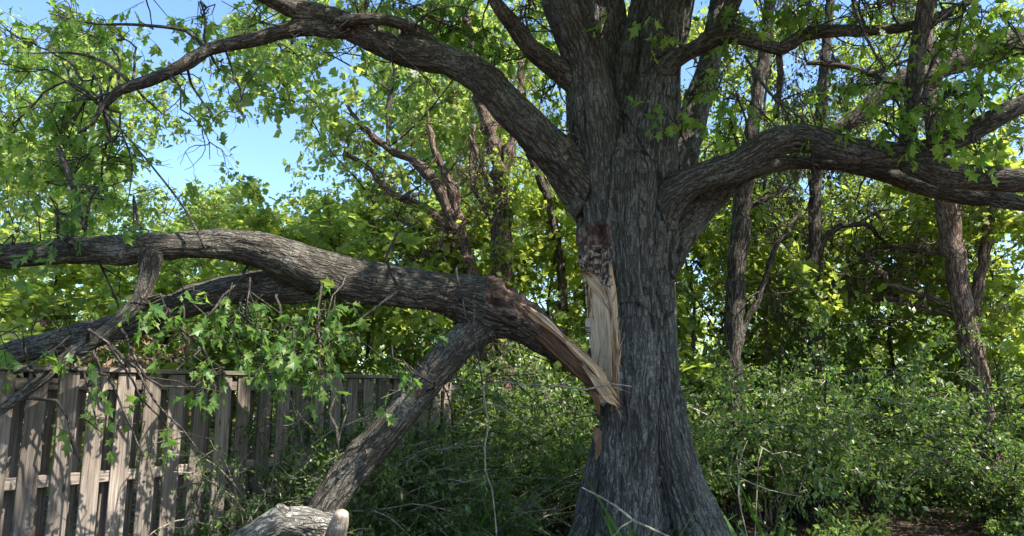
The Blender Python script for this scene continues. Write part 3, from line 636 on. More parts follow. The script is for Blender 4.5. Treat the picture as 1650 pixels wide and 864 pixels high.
# bare crooked twigs along the limbs
def bare(rs, a, d, L, r, mb, lev=2):
    n = 7; p = [np.array(a)]; d = nrm(np.array(d, float))
    for k in range(n): d = nrm(d + rs.standard_normal(3) * .28 + np.array([0, 0, -.03])); p.append(p[-1] + d * L / n)
    p = np.array(p); mb.tube(p, np.linspace(r, r * .3, len(p)), 5)
    if lev:
        for k in range(rs.randint(2, 5)):
            j = rs.randint(1, n); bare(rs, p[j], d + rs.standard_normal(3) * .8, L * rs.uniform(.35, .6), r * .5, mb, lev - 1)
for ci in (9, 10, 11, 12, 13, 14, 16, 17):
    c = CH[ci]
    for k in range(8 if ci != 9 else 10):
        j = rs.randint(len(c) // 4, len(c)); bare(rs, c[j, :3], rs.standard_normal(3) + np.array([0, 0, .1]), rs.uniform(.4, 1.1), .011, tw)
for ln in ([(165, 168, 5, 6.4), (150, 200, 3, 6.35), (125, 215, 2, 6.3)], [(215, 138, 3.5, 6.5), (165, 98, 2.5, 6.5), (110, 85, 2, 6.5), (50, 86, 1, 6.5)], [(330, 80, 3, 6.6), (300, 50, 3, 6.7), (220, 40, 2.5, 6.8), (150, 38, 2, 6.9), (80, 22, .8, 6.9)],
           [(1200, 90, 2.5, 6.6), (1240, 150, 2.5, 6.5), (1290, 190, 2, 6.3), (1335, 240, 1.5, 6.2)], [(1255, 85, 5, 6.9), (1258, 120, 5, 6.95), (1250, 190, 4, 7)], [(95, 240, 5, 6.0), (118, 300, 5, 6.0), (135, 370, 3, 6.0)], [(1370, -10, 2.5, 6.5), (1395, 60, 2.5, 6.4), (1425, 110, 1.5, 6.4)]):
    c = chain(ln); tw.tube(c[:, :3], c[:, 3], 6)
tw.build('twigs', M['twig_bark'], oak)

rs = np.random.RandomState(15)
fall_cl = [(410, 500, 55, 40, 6.2, 24), (500, 520, 45, 50, 6.1, 34), (450, 580, 50, 40, 6.1, 26), (520, 580, 26, 50, 6.1, 20), (540, 480, 22, 26, 6.2, 10), (360, 480, 26, 30, 6.1, 10), (340, 590, 26, 26, 6.0, 12), (385, 545, 40, 40, 6.15, 16),
    (650, 590, 26, 22, 6.4, 9), (640, 630, 14, 14, 6.4, 3), (100, 390, 26, 22, 5.4, 9), (90, 340, 26, 36, 5.6, 12), (115, 300, 30, 30, 5.7, 8), (240, 490, 26, 20, 5.7, 8), (270, 500, 20, 20, 5.9, 5), (85, 560, 20, 30, 5.3, 7),
    (215, 360, 30, 20, 5.9, 8), (745, 485, 6, 6, 6.6, 1), (150, 660, 20, 20, 5.6, 4), (210, 690, 12, 24, 5.6, 4), (232, 640, 10, 20, 5.7, 3), (160, 620, 14, 14, 5.6, 3), (290, 690, 18, 14, 5.8, 4), (118, 715, 12, 12, 5.5, 2), (320, 625, 16, 20, 5.9, 5),
    (20, 400, 40, 60, 5.6, 18), (20, 560, 30, 40, 5.5, 10), (480, 600, 24, 24, 6.2, 8), (180, 470, 30, 16, 6.0, 5), (300, 530, 30, 20, 6.1, 7)]
tw = MB(); LP, LA, LS = clumps(rs, fall_cl, FC, tw, .082, 6, .24, .75, .66)
link('foliage', leaf_mesh('foliage', np.vstack(LP), np.vstack(LA), np.concatenate(LS), 'oak', M['fallen_leaf'], rs, docull=False), limb)
for ci, n in ((0, 10), (1, 4), (2, 2), (3, 3)):
    c = FC[ci]
    for k in range(n):
        j = rs.randint(6, len(c)); bare(rs, c[j, :3], rs.standard_normal(3) + np.array([0, -.2, .4 if ci < 2 else 0]), rs.uniform(.3, .8), .007, tw)
for ln in ([(640, 470, 2.5, 6.3), (600, 500, 2, 6.2), (560, 530, 1.8, 6.2), (520, 560, 1.5, 6.2)], [(330, 400, 2.5, 5.9), (300, 340, 2, 5.9), (230, 250, 1.5, 5.9), (170, 180, 1, 5.9)],
           [(765, 490, 1.8, 6.4), (762, 530, 1.8, 6.4), (768, 560, 1.5, 6.4), (778, 620, 1.5, 6.5)],
           [(640, 460, 3, 6.5), (622, 415, 2.5, 6.4), (640, 375, 2, 6.4), (665, 350, 1.5, 6.4)], [(545, 725, 2.5, 6.5), (542, 690, 3, 6.5), (530, 665, 2, 6.5), (540, 640, 1.5, 6.5)]):
    c = chain(ln); tw.tube(c[:, :3], c[:, 3], 5)
tw.build('twigs', M['twig_bark'], limb)

# ============================================================ FENCE
FD = np.array([.573, .819, 0]); FD = FD / np.linalg.norm(FD); FN = np.array([FD[1], -FD[0], 0])
F0 = P(230, 597, 6.5); F1 = P(617, 607, 8.8); t1 = (F1 - F0) @ FD; slope = (F1[2] - F0[2]) / t1
def fpt(t, off, z): p = F0 + FD * t + FN * off; return np.array([p[0], p[1], z])
def ftop(t): return F0[2] + slope * t
fence = thing('wooden_fence', 'weathered shadowbox fence of overlapping grey-brown boards behind the fallen limb', 'fence', (0, 0, 0))
def fbox(name, t0, t1_, o0, o1, z0, z1, m=M['board'], tilt=0, vert=True, bev=.004, warp=0, bottom=False):
    """box between fence-line positions; z0/z1 are functions of t or numbers"""
    zf = lambda z, t: z(t) if callable(z) else z
    nseg = 9 if vert else max(2, int((t1_ - t0) / .3)); rings = []
    tc, oc = (t0 + t1_) / 2, (o0 + o1) / 2
    V, B, Fq = [], [], []
    if vert:
        za, zb = zf(z0, tc), zf(z1, tc); hw, ht = (t1_ - t0) / 2, (o1 - o0) / 2
        prof = [(-hw + bev, -ht), (hw - bev, -ht), (hw, -ht + bev), (hw, ht - bev), (hw - bev, ht), (-hw + bev, ht), (-hw, ht - bev), (-hw, -ht + bev)]
        for k in range(nseg):
            f = k / (nseg - 1); z = za + (zb - za) * f; sc = 1
            for a, b in prof:
                V.append(fpt(tc + a + tilt * (z - 1), oc + b + warp * math.sin(f * 3.1) + warp * a * 6 * (f - .5), z)); B.append((a, b, z))
    else:
        hz = (z1 - z0) / 2; ht = (o1 - o0) / 2
        prof = [(-ht + bev, -hz), (ht - bev, -hz), (ht, -hz + bev), (ht, hz - bev), (ht - bev, hz), (-ht + bev, hz), (-ht, hz - bev), (-ht, -hz + bev)]
        for k in range(nseg):
            t = t0 + (t1_ - t0) * k / (nseg - 1)
            for a, b in prof: V.append(fpt(t, oc + a, ftop(t) + (z0 + z1) / 2 + b)); B.append((a, b, t))
    n = 8; i = np.arange(nseg - 1)[:, None] * n; j = np.arange(n)[None]; k = (j + 1) % n
    f = np.stack([i + j, i + k, i + n + k, i + n + j], 2).reshape(-1, 4)
    caps = np.array([list(range(n))[::-1], [(nseg - 1) * n + q for q in range(n)]])
    return mesh_obj(name, np.array(V), [f, caps], m, fence, False, np.array(B))
rs = random.Random(4)
TA, TB, SP = -2.6, 4.1, .222
nb = int((TB - TA) / SP)
for k in range(nb):
    t = TA + k * SP
    fbox('board', t - .069, t + .069, .055, .075, .06, lambda t: ftop(t) - .03 + rs.uniform(-.008, .003), tilt=rs.uniform(-.012, .012), warp=rs.uniform(-.012, .016))
    t += SP / 2
    fbox('board', t - .088, t + .088, -.075, -.055, .06, lambda t: ftop(t) - .03, tilt=rs.uniform(-.008, .008), warp=rs.uniform(-.004, .004))
for z in (-.16, -.86, -1.62): fbox('rail', TA - .1, TB, -.019, .053, z, z + .085, vert=False)
fbox('cap_rail', TA - .1, TB, -.10, .10, -.026, .010, vert=False)
for k in range(4):
    t = -2.2 + k * 2.0; fbox('post', t - .045, t + .045, -.052, -.022, 0, lambda t: ftop(t) - .03)

# ============================================================ WOODS BEHIND
def grow(rs, H, R, bare_h, nl, up=.5, nsec=7, nter=4, r0=None, droop=.0):
    """tree skeleton at the origin -> MB with wood, tip polylines (n,K,3)"""
    mb = MB(); r0 = r0 or H * .016; n = 12
    tr = np.zeros((n, 3)); tr[:, 2] = np.linspace(0, H * .93, n); tr[1:, :2] += np.cumsum(rs.standard_normal((n - 1, 2)) * H * .012, 0)
    rr = np.linspace(1, .18, n) ** .8 * r0; rr[0] *= 1.5; q = catmull(np.column_stack([tr, rr]), .4); mb.tube(q[:, :3], q[:, 3], 9)
    tips = []
    for k in range(nl):
        f = (k + rs.random()) / nl; z = bare_h + (H * .95 - bare_h) * f; b = np.array([np.interp(z, tr[:, 2], tr[:, j]) for j in range(3)])
        prof = (1 - f ** 2.2) ** .6 * (.55 + .45 * min(1, f * 3)); L = R * max(.18, prof) * rs.uniform(.75, 1.2); az = k * 2.4 + rs.uniform(-.5, .5)
        d = np.array([math.cos(az), math.sin(az), up * rs.uniform(.5, 1.4)]); d /= np.linalg.norm(d); p = [b]; m = 7
        for j in range(m): d = nrm(d + rs.standard_normal(3) * .13 + np.array([0, 0, .05 - droop * j / m])); p.append(p[-1] + d * L / m)
        p = np.array(p); mb.tube(p, np.linspace(r0 * .38 * (1 - .5 * f), r0 * .06, len(p)), 6)
        for s in range(nsec):
            j = rs.uniform(1.2, m - .01); jj = int(j); b2 = p[jj] + (p[jj + 1] - p[jj]) * (j - jj)
            d2 = nrm(nrm(p[jj + 1] - p[jj]) * .7 + rs.standard_normal(3) * np.array([.8, .8, .55]) + [0, 0, .1 - droop]); L2 = L * rs.uniform(.25, .45) * (1.25 - j / m * .5); p2 = [b2]
            for _ in range(4): d2 = nrm(d2 + rs.standard_normal(3) * .2); p2.append(p2[-1] + d2 * L2 / 4)
            p2 = np.array(p2); mb.tube(p2, np.linspace(r0 * .11, r0 * .03, 5), 4)
            for t in range(nter):
                j2 = rs.randint(1, 5); d3 = nrm(d2 + rs.standard_normal(3) * .8 + [0, 0, -droop]); L3 = rs.uniform(.35, .8) * (.6 + R * .12); p3 = [p2[j2]]
                for _ in range(3): d3 = nrm(d3 + rs.standard_normal(3) * .25 + [0, 0, -.06]); p3.append(p3[-1] + d3 * L3 / 3)
                tips.append(p3)
    return mb, np.array(tips)
def tipleaves(rs, tips, per, size, down=.5, scat=.07):
    n, K, _ = tips.shape; t = rs.random((n, per)) * (K - 1.001); i = t.astype(int); fr = (t - i)[..., None]; idx = np.arange(n)[:, None]
    p = tips[idx, i] * (1 - fr) + tips[idx, i + 1] * fr + rs.standard_normal((n, per, 3)) * scat
    a = nrm(tips[idx, i + 1] - tips[idx, i]) * .5 + rs.standard_normal((n, per, 3)) * .8; a[..., 2] -= down
    return p.reshape(-1, 3), a.reshape(-1, 3), (size * np.exp(.38 * rs.standard_normal((n, per))).clip(.4, 2.0)).ravel()
PROTO = {}
def proto(key, seed, leafm, kind, size, per, barkm, **kw):
    rs = np.random.RandomState(seed); mb, tips = grow(rs, **kw); twigs_into(mb, tips, .006)
    lp, la, lsz = tipleaves(rs, tips, per, size)
    wood = mesh_data('trunk', np.vstack(mb.v), mb.f, barkm, True, np.vstack(mb.b))
    PROTO[key] = (wood, leaf_mesh('crown', lp, la, lsz, kind, leafm, rs, docull=False))
    print(key, len(lp))
def place(key, name, x, y_D, H, label, cat, group=None, rot=0, sc=1.0, parts=('trunk', 'crown'), wx=None, z=None):
    D = y_D; X = wx if wx is not None else (x - 825) / FPX * D * (1 / math.cos(PITCH))
    zz = gz(X, D) - .05 if z is None else z
    t = thing(name, label, cat, (X, D, zz), group); t.rotation_euler = (0, 0, rot); t.scale = (sc * H[0], sc * H[0], sc * H[1]) if isinstance(H, tuple) else (sc, sc, sc)
    for me, nm in zip(PROTO[key], parts): link(nm, me, t)
    return t
proto('maple', 1, M['maple_leaf'], 'maple', .11, 28, M['wood_bark'], r0=.07, H=11, R=4.2, bare_h=1.6, nl=22, nsec=7, nter=4, up=.45)
proto('maple_b', 2, M['maple_leaf'], 'simple', .115, 28, M['wood_bark'], r0=.07, H=9, R=3.6, bare_h=1.2, nl=18, nsec=7, nter=4, up=.35)
proto('wood', 3, M['wood_leaf'], 'simple', .11, 26, M['wood_bark'], r0=.07, H=12, R=3.6, bare_h=2.5, nl=20, nsec=6, nter=4, up=.3)
proto('young', 4, M['wood_leaf'], 'maple', .10, 28, M['wood_bark'], r0=.04, H=5.5, R=2.2, bare_h=.5, nl=16, nsec=6, nter=3, up=.5)
proto('cedar', 5, M['cedar_leaf'], 'simple', .08, 26, M['red_bark'], r0=.06, H=11, R=2.6, bare_h=2.5, nl=26, nsec=6, nter=4, up=.1, droop=.05)
R_ = math.radians
for key, x, D, H, rot, label in (
    ('maple', 545, 15, (1, 1.12), 20, 'tall leafy maple with grey limbs behind the fence, left of the red-barked trees'),
    ('maple', 640, 18, (1, 1.05), 120, 'broad pale green maple filling the gap behind the red-barked trees'),
    ('maple_b', 150, 15, (1, .98), 60, 'rounded light green tree at the left edge behind the fence'),
    ('maple_b', 300, 19, (1.1, .80), 200, 'low rounded tree whose top stands under the open blue sky'),
    ('maple_b', -60, 17, (1.1, 1.2), 30, 'leafy tree beyond the left end of the fence'),
    ('maple', 420, 24, (1, .72), 250, 'distant maple seen over the bend of the fallen limb'),
    ('wood', 905, 17, (1, 1), 10, 'slender woodland tree just left of the oak trunk'),
    ('wood', 780, 22, (1, 1.15), 80, 'tall woodland tree seen through the bare red branches'),
    ('maple_b', 60, 27, (1.2, 1.3), 150, 'far tree behind the rounded tree at the left edge'),
    ('wood', 1150, 16, (1, .85), 40, 'sunlit tree just right of the oak trunk'),
    ('wood', 1250, 20, (1, .82), 140, 'woodland tree between the two dark straight trunks'),
    ('wood', 1390, 20, (1, .85), 220, 'leafy tree behind the arching bare branches'),
    ('wood', 1520, 17, (1, .9), 300, 'bright green tree beside the peeling red trunk'),
    ('cedar', 1480, 13.5, (.8, 1.0), 60, 'dark cedar with drooping branches behind the right limb'),
    ('cedar', 1255, 12.5, (.62, 1.0), 160, 'narrow brown-green cedar above the humped oak limb'),
    ('wood', 1060, 27, (1.2, 1.1), 190, 'far tree hidden mostly behind the oak trunk'),
    ('young', 1120, 13, (1.1, 1.0), 0, 'bright young tree against the right side of the oak trunk'),
    ('young', 1270, 14, (1.1, .9), 90, 'young tree above the shrubs between the straight trunks'),
    ('young', 1420, 13, (1.1, .85), 180, 'young tree rising over the middle of the right shrubs'),
    ('young', 880, 13.5, (1, 1), 200, 'young tree in the gap beside the torn strip'),
    ('young', 740, 13, (1.1, .9), 300, 'young tree under the crotch of the fallen limb'),
    ('young', 600, 12.5, (1.1, .85), 40, 'young tree standing behind the far end of the fence'),
    ('young', 430, 11.5, (1.1, .75), 130, 'young tree behind the shaded middle of the fence'),
    ('young', 260, 11, (1.1, .62), 250, 'short young tree behind the sunlit fence boards'),
    ('young', 90, 10.5, (1.2, .7), 330, 'young tree behind the left end of the fence'),
    ('young', 1600, 12, (1.1, 1), 20, 'young tree at the right edge above the shrubs')):
    place(key, 'background_tree' if key != 'cedar' else 'cedar_tree', x, D, H, label, 'tree', 'woodland trees behind the oak', R_(rot))

# trees drawn limb by limb: (name, label, material, chains, leafy clumps)
def px_tree(name, label, bm, chs, cl, leafm, seed, size=.07, nbare=0, bl=.9, br=.012, rough=0, kindl='simple', group='bare-limbed trees behind the oak'):
    rs = np.random.RandomState(seed); C = [chain(c) for c in chs]
    b = C[0][0, :3]; t = thing(name, label, 'tree', (0, 0, 0), group); mb = MB()
    for c in C:
        p = c[:, :3] + (rs.standard_normal((len(c), 3)) * .012 * (np.arange(len(c)) > 0)[:, None]); r = c[:, 3] * (1 + rough * rs.standard_normal(len(c)))
        mb.tube(p, np.abs(r), 12)
    tw = mb
    for c in C:
        for k in range(nbare):
            j = rs.randint(len(c) // 4, len(c)); bare(rs, c[j, :3], rs.standard_normal(3) + [0, 0, .3], rs.uniform(.5, 1) * bl, br, tw)
    if cl:
        LP, LA, LS = clumps(rs, cl, C, tw, size, 12, .35, .3)
        link('crown', leaf_mesh('crown', np.vstack(LP), np.vstack(LA), np.concatenate(LS), kindl, leafm, rs), t)
    mb.build('trunk', bm, t)
    return t
D = 12
px_tree('red_barked_tree', 'leaning tree with forked reddish limbs crossing above the fallen limb', M['red_bark'],
    [[(800, 840, 16, D), (785, 600, 15, D), (762, 450, 14, D), (745, 400, 12, D), (728, 350, 10, D), (705, 300, 9, D), (670, 262, 8, D), (625, 240, 6, D), (580, 200, 5, D), (560, 170, 3, D)],
     [(755, 430, 12, D), (742, 380, 11, D), (735, 330, 9, D), (720, 285, 7, D), (700, 240, 5, D), (690, 190, 4, D)],
     [(738, 390, 7, D), (700, 345, 6, D), (660, 325, 6, D), (620, 300, 5, D), (590, 265, 4, D), (560, 250, 3, D)],
     [(742, 412, 6, D), (700, 400, 5, D), (660, 430, 4, D - .3), (620, 440, 3, D - .5)],
     [(760, 440, 10, D), (740, 410, 10, D), (715, 380, 6, D), (680, 370, 5, D), (640, 350, 4, D)],
     ],
    [(640, 330, 60, 30, D, 16), (600, 250, 40, 40, D, 12), (700, 400, 40, 20, D, 8), (560, 200, 40, 30, D, 12), (690, 190, 40, 30, D, 8)], M['maple_leaf'], 31, .1, 9, 1.3, .014, .12)
px_tree('vine_covered_tree', 'upright reddish trunk wrapped in dead vines and green ivy', M['red_bark'],
    [[(818, 860, 15, D), (812, 600, 14, D), (808, 430, 14, D), (806, 300, 14, D), (795, 230, 12, D), (775, 170, 10, D), (765, 100, 8, D), (750, 20, 6, D)],
     [(803, 300, 10, D), (822, 240, 9, D), (835, 180, 7, D), (840, 100, 5, D)], [(806, 400, 4, D), (780, 330, 4, D), (758, 290, 4, D), (765, 200, 3, D)],
     [(800, 340, 3, D), (770, 250, 3, D), (758, 220, 2, D)]],
    [(820, 330, 14, 60, D - .2, 40), (812, 410, 20, 30, D - .2, 24), (800, 250, 12, 30, D - .2, 8)], M['wood_leaf'], 32, .08, 14, .9, .01, .25)
px_tree('thin_tree', 'thin dark trunk left of the oak with a slight bend', M['wood_bark'],
    [[(912, 860, 10, 13), (908, 600, 9, 13), (905, 450, 8, 13), (890, 350, 7, 13), (872, 290, 7, 13), (850, 240, 5, 13), (830, 180, 4, 13)], [(880, 310, 4, 13), (885, 220, 3, 13), (905, 190, 2, 13)]],
    [(880, 360, 30, 40, 13, 14), (860, 260, 30, 30, 13, 6)], M['wood_leaf'], 33, .1, 6, .9, .01)
px_tree('straight_tree', 'straight dark trunk nearest the oak on its right', M['wood_bark'],
    [[(1180, 860, 20, 11), (1182, 700, 18, 11), (1183, 560, 15, 11), (1187, 430, 16, 11), (1196, 330, 14, 11), (1205, 250, 12, 11), (1225, 120, 10, 11), (1245, -20, 8, 11)],
     [(1185, 560, 6, 11), (1225, 470, 5, 11), (1250, 400, 4, 11), (1290, 340, 3, 11)], [(1198, 330, 5, 11), (1235, 320, 4, 11), (1270, 300, 3, 11)]],
    [(1250, 380, 36, 30, 11, 12), (1160, 420, 30, 50, 11.2, 14)], M['wood_leaf'], 34, .09, 10, 1.1, .012, .08)
px_tree('straight_tree', 'straight slender trunk with a curved side branch, middle of the right woods', M['wood_bark'],
    [[(1316, 860, 15, 12), (1314, 680, 14, 12), (1312, 540, 12, 12), (1311, 420, 11, 12), (1314, 320, 10, 12), (1318, 240, 10, 12), (1330, 100, 8, 12), (1340, -40, 6, 12)],
     [(1322, 560, 9, 12), (1335, 500, 8, 12), (1355, 440, 7, 12), (1385, 415, 6, 12), (1430, 400, 5, 12), (1500, 405, 5, 11.8), (1560, 400, 4, 11.5)],
     [(1316, 420, 6, 12), (1330, 385, 6, 12), (1355, 365, 5, 12), (1395, 362, 4, 12), (1430, 390, 3, 12)]],
    [(1350, 330, 36, 40, 12, 14), (1400, 430, 40, 30, 12, 10)], M['wood_leaf'], 35, .09, 12, 1.2, .011, .06)
px_tree('peeling_tree', 'leaning reddish trunk with peeling bark at the right edge', M['red_bark'],
    [[(1610, 860, 24, 10.8), (1590, 720, 22, 10.8), (1572, 600, 18, 10.8), (1556, 520, 18, 10.8), (1540, 430, 17, 10.8), (1526, 350, 17, 10.8), (1515, 280, 14, 10.8), (1500, 150, 12, 11.1), (1490, 0, 9, 11.3)],
     [(1580, 620, 13, 10.9), (1568, 520, 11, 10.9), (1580, 440, 9, 10.9), (1592, 370, 8, 10.9), (1610, 250, 6, 10.9)], [(1536, 400, 9, 10.9), (1540, 330, 9, 10.9), (1550, 270, 7, 10.9)],
     [(1556, 505, 6, 10.8), (1500, 480, 5, 11.0), (1445, 462, 5, 11.3), (1410, 430, 4, 11.6), (1395, 410, 3, 11.6)], [(1560, 515, 5, 10.8), (1480, 495, 5, 11.3), (1400, 480, 5, 11.9), (1345, 495, 4, 12.3)],
     [(1545, 420, 4, 10.8), (1500, 405, 4, 11.0), (1440, 395, 3, 11.3)]],
    [(1570, 420, 40, 40, 11.1, 10), (1480, 360, 40, 24, 11.3, 12)], M['wood_leaf'], 36, .08, 9, 1.0, .01, .06)
px_tree('dark_limbed_tree', 'tree whose thick dark limb rises behind the right oak limb', M['wood_bark'],
    [[(1720, 900, 40, 10.5), (1720, 400, 34, 10.5), (1700, 150, 30, 10.5), (1690, -60, 24, 10.5)], [(1700, 60, 20, 10.5), (1610, 75, 22, 10.4), (1540, 100, 20, 10.3), (1440, 140, 18, 10), (1370, 195, 12, 10), (1320, 215, 8, 10)],
     [(1440, 140, 8, 10), (1380, 110, 5, 10), (1300, 100, 4, 10)]],
    [(1480, 110, 60, 40, 10.3, 20), (1560, 60, 50, 40, 10.3, 14)], M['cedar_leaf'], 37, .07, 9, 1.0, .012, .08)

# far-off wood: one mass that closes the horizon
rs = np.random.RandomState(44); LP, LA, LS = [], [], []
for k in range(1250):
    D = rs.uniform(28, 46); X = rs.uniform(-.85, .85) * D; z = rs.uniform(.3, 6.5) * rs.uniform(.7, 1.3)
    n = 60; u = nrm(rs.standard_normal((n, 3))) * rs.random((n, 1)) ** .4; p = np.array([X, D, z]) + u * [1.5, 1.5, 1.2]; a = rs.standard_normal((n, 3)); a[:, 2] -= .4
    LP.append(p); LA.append(a); LS.append(rs.uniform(.16, .34, n))
tag(link('far_woods', leaf_mesh('far_woods', np.vstack(LP), np.vstack(LA), np.concatenate(LS), 'simple', M['wood_leaf'], rs, docull=False)), 'far-off wood closing the view low behind all the trees', 'woods', kind='stuff')

# ============================================================ SHRUBS
def shrub_proto(key, seed, Rr, H, ns, leafm, size, per, barkm, arch=.9, kind='simple'):
    rs = np.random.RandomState(seed); mb = MB(); tips = []
    for k in range(ns):
        az = rs.uniform(0, 6.28); d = np.array([math.cos(az) * rs.uniform(.1, .6), math.sin(az) * rs.uniform(.1, .6), 1.0]); p = [np.array([rs.uniform(-.3, .3) * Rr, rs.uniform(-.3, .3) * Rr, 0])]; L = H * rs.uniform(.75, 1.35); m = 9
        for j in range(m):
            d = nrm(d); p.append(p[-1] + d * L / m); d = d + np.array([math.cos(az), math.sin(az), -arch]) * .17 * rs.uniform(.5, 1.4) + rs.standard_normal(3) * .10
        p = np.array(p); mb.tube(p, np.linspace(.014, .004, len(p)), 5)
        for s in range(16):
            j = rs.uniform(1.0, m - .01); jj = int(j); b = p[jj] + (p[jj + 1] - p[jj]) * (j - jj); d2 = nrm(rs.standard_normal(3) * [1, 1, .5] + (p[jj + 1] - p[jj]) * 2); q = [b]; L2 = rs.uniform(.2, .55)
            for _ in range(3): d2 = nrm(d2 + rs.standard_normal(3) * .25 + [0, 0, -.1]); q.append(q[-1] + d2 * L2 / 3)
            tips.append(q)
    tips = np.array(tips); twigs_into(mb, tips, .0035)
    lp, la, lz = tipleaves(rs, tips, per, size, .15, .025)
    k = lp[:, 2] > .03
    PROTO[key] = (mesh_data('stems', np.vstack(mb.v), mb.f, barkm, True, np.vstack(mb.b)), leaf_mesh('foliage', lp[k], la[k], lz[k], kind, leafm, rs, .1, .15, 1.2, False)); print(key, len(lp))
shrub_proto('shrub', 51, 1.0, 2.5, 46, M['shrub_leaf'], .046, 27, M['twig_bark'])
shrub_proto('shrub_b', 52, .9, 2.2, 42, M['shrub_leaf'], .043, 27, M['dry_twig'])
shrub_proto('low', 53, .5, .9, 12, M['young_leaf'], .06, 9, M['twig_bark'])
shrub_proto('thicket', 54, .7, 2.4, 26, M['shrub_leaf'], .045, 12, M['dry_twig'], .5)
sh = (
 ('shrub', 1130, 10.6, (1, 1.05), 'dense dark shrub touching the right side of the oak trunk'), ('shrub_b', 1210, 11.2, (1, 1.15), 'glossy-leaved shrub under the nearest straight trunk'),
 ('shrub', 1290, 10.8, (1, 1.1), 'dense shrub at the foot of the slender straight trunk'), ('shrub_b', 1370, 12.3, (1.1, 1.15), 'shrub with pale flecked leaves in the middle of the right thicket'),
 ('shrub', 1450, 12.9, (1.1, 1.05), 'dark hanging shrub over the bare leaf litter at right'), ('shrub_b', 1530, 12.7, (1, 1.05), 'shrub left of the peeling trunk foot'),
 ('shrub', 1590, 9.9, (.9, .82), 'shrub at the right edge in front of the peeling trunk'), ('shrub', 1180, 12.8, (1.1, 1.45), 'taller shrub behind, right of the oak trunk'),
 ('shrub_b', 1330, 14, (1.25, 1.65), 'taller shrub behind the slender straight trunk'), ('shrub', 1480, 14.6, (1.25, 1.6), 'taller shrub at the back of the right thicket'),
 ('shrub_b', 1590, 14.2, (1.2, 1.2), 'taller shrub behind the peeling trunk'),
 ('shrub', 930, 10.4, (1, .9), 'shadowed shrub directly left of the oak base'), ('thicket', 880, 11.4, (1, .95), 'twiggy half-bare shrub left of the oak base'),
 ('shrub_b', 800, 12.2, (1, 1.05), 'dense shrub under the hanging torn strip'), ('shrub', 715, 9.9, (.95, .95), 'dark green shrub against the far end of the fence'),
 ('shrub', 690, 11.6, (1.1, 1.35), 'shrub behind the leaning prop of the fallen limb'), ('shrub_b', 860, 13.4, (1.1, 1.6), 'taller shrub in the back of the middle gap'),
 ('thicket', 780, 8.8, (.8, .62), 'sparse twiggy shrub below the long pale twig'), ('shrub_b', 665, 8.9, (.75, .75), 'small shrub growing against the fence right of the limb prop'),
 ('thicket', 450, 7.55, (.6, .8), 'leafy vine shrub climbing the shaded fence boards'), ('thicket', 540, 8.2, (.75, .8), 'green vine shrub over the top of the fence behind the prop'),
 ('shrub_b', 505, 7.9, (.6, 1.05), 'leafy vine shrub on the fence directly left of the limb prop'), ('shrub_b', 385, 7.35, (.38, .55), 'smaller vine shrub on the shaded boards, leftmost on the fence'),
 ('shrub', 585, 8.7, (.55, .95), 'dark vine shrub on the fence seen above the limb prop'), ('shrub_b', 640, 9.2, (.7, 1.15), 'vine shrub over the fence just right of the prop'),
 ('shrub_b', 690, 10.4, (.8, 1.1), 'tall shrub crowding the last boards at the far end of the fence'),
)
for k, (key, x, D, H, label) in enumerate(sh):
    place(key, 'shrub', x, D, (H[0] * 1.1, H[1] * (1.2 if x > 1100 else 1.08)), label, 'shrub', 'wild shrubs of the thicket', k * 1.9, 1, ('stems', 'foliage'))
lows = ((1180, 7.9, .75, 'bright yellow-green seedling clump at the right foot of the oak'), (1340, 8.8, .8, 'light green low plant before the bare leaf litter'), (1570, 9.6, .45, 'low pale plant at the bottom right'),
        (420, 7.2, .85, 'sunlit yellow-green bush in front of the shaded fence'), (385, 6.95, .9, 'sunlit sprigs against the last bright fence boards'), (930, 8.6, .6, 'small leafy plant at the left foot of the oak'), (1070, 6.5, .62, 'thin leafy plant before the oak buttress'), (1000, 6.6, .55, 'low green plant before the middle of the oak base'), (620, 8.2, .7, 'low plant at the foot of the fence'))
for k, (x, D, s, label) in enumerate(lows): place('low', 'low_plant', x, D, (1, 1.25), label, 'plant', 'low plants around the oak', k * 2.3, s, ('stems', 'foliage'))

# brown withered bush behind the fence at left
rs = np.random.RandomState(61); t = thing('withered_bush', 'bush of dry brown leaves behind the left of the fence', 'bush', tuple(P(200, 600, 8.6) * [1, 1, 0])); mb = MB(); C = [P(205, 585, 8.6) + rs.standard_normal(3) * [.35, .3, .28] for _ in range(90)]; C = np.array(C)
o3 = np.array(t.location)
pts, lp, ax, sz = sprays(rs, C - o3, None, 14, np.full(90, .3), .06, .3); twigs_into(mb, pts, .004)
for k in range(12): mb.tube(catmull([[rs.uniform(-.1, .1), rs.uniform(-.1, .1), 0], [rs.uniform(-.2, .2), 0, 1.1], C[k] - o3], .3), .01, 4)
mb.build('stems', M['dry_twig'], None).parent = t
link('foliage', leaf_mesh('foliage', lp, ax, sz, 'simple', M['dead_leaf'], rs), t)

# grass tufts
def tuft(x, D, label, n=60, h=.45):
    rs = np.random.RandomState(int(x)); b = P(x, 900, D); b[2] = gz(b[0], D)
    p = b + rs.standard_normal((n, 3)) * [.07, .07, 0]; a = rs.standard_normal((n, 3)) * [.35, .35, 0] + [0, 0, 1]
    me = leaf_mesh('grass_tuft', p, a, h * rs.uniform(.6, 1.3, n), 'blade', M['grass'], rs, .7, .05, .0, False)
    tag(link('grass_tuft', me), label, 'grass', 'grass tufts on the ground')
tuft(745, 8.2, 'tall grass tuft left of the oak, under the dark shrubs', 50, .85); tuft(1245, 7.4, 'grass tuft right of the oak base', 60, .65); tuft(1025, 6.3, 'grass tuft in front of the middle of the oak base', 60, .75)

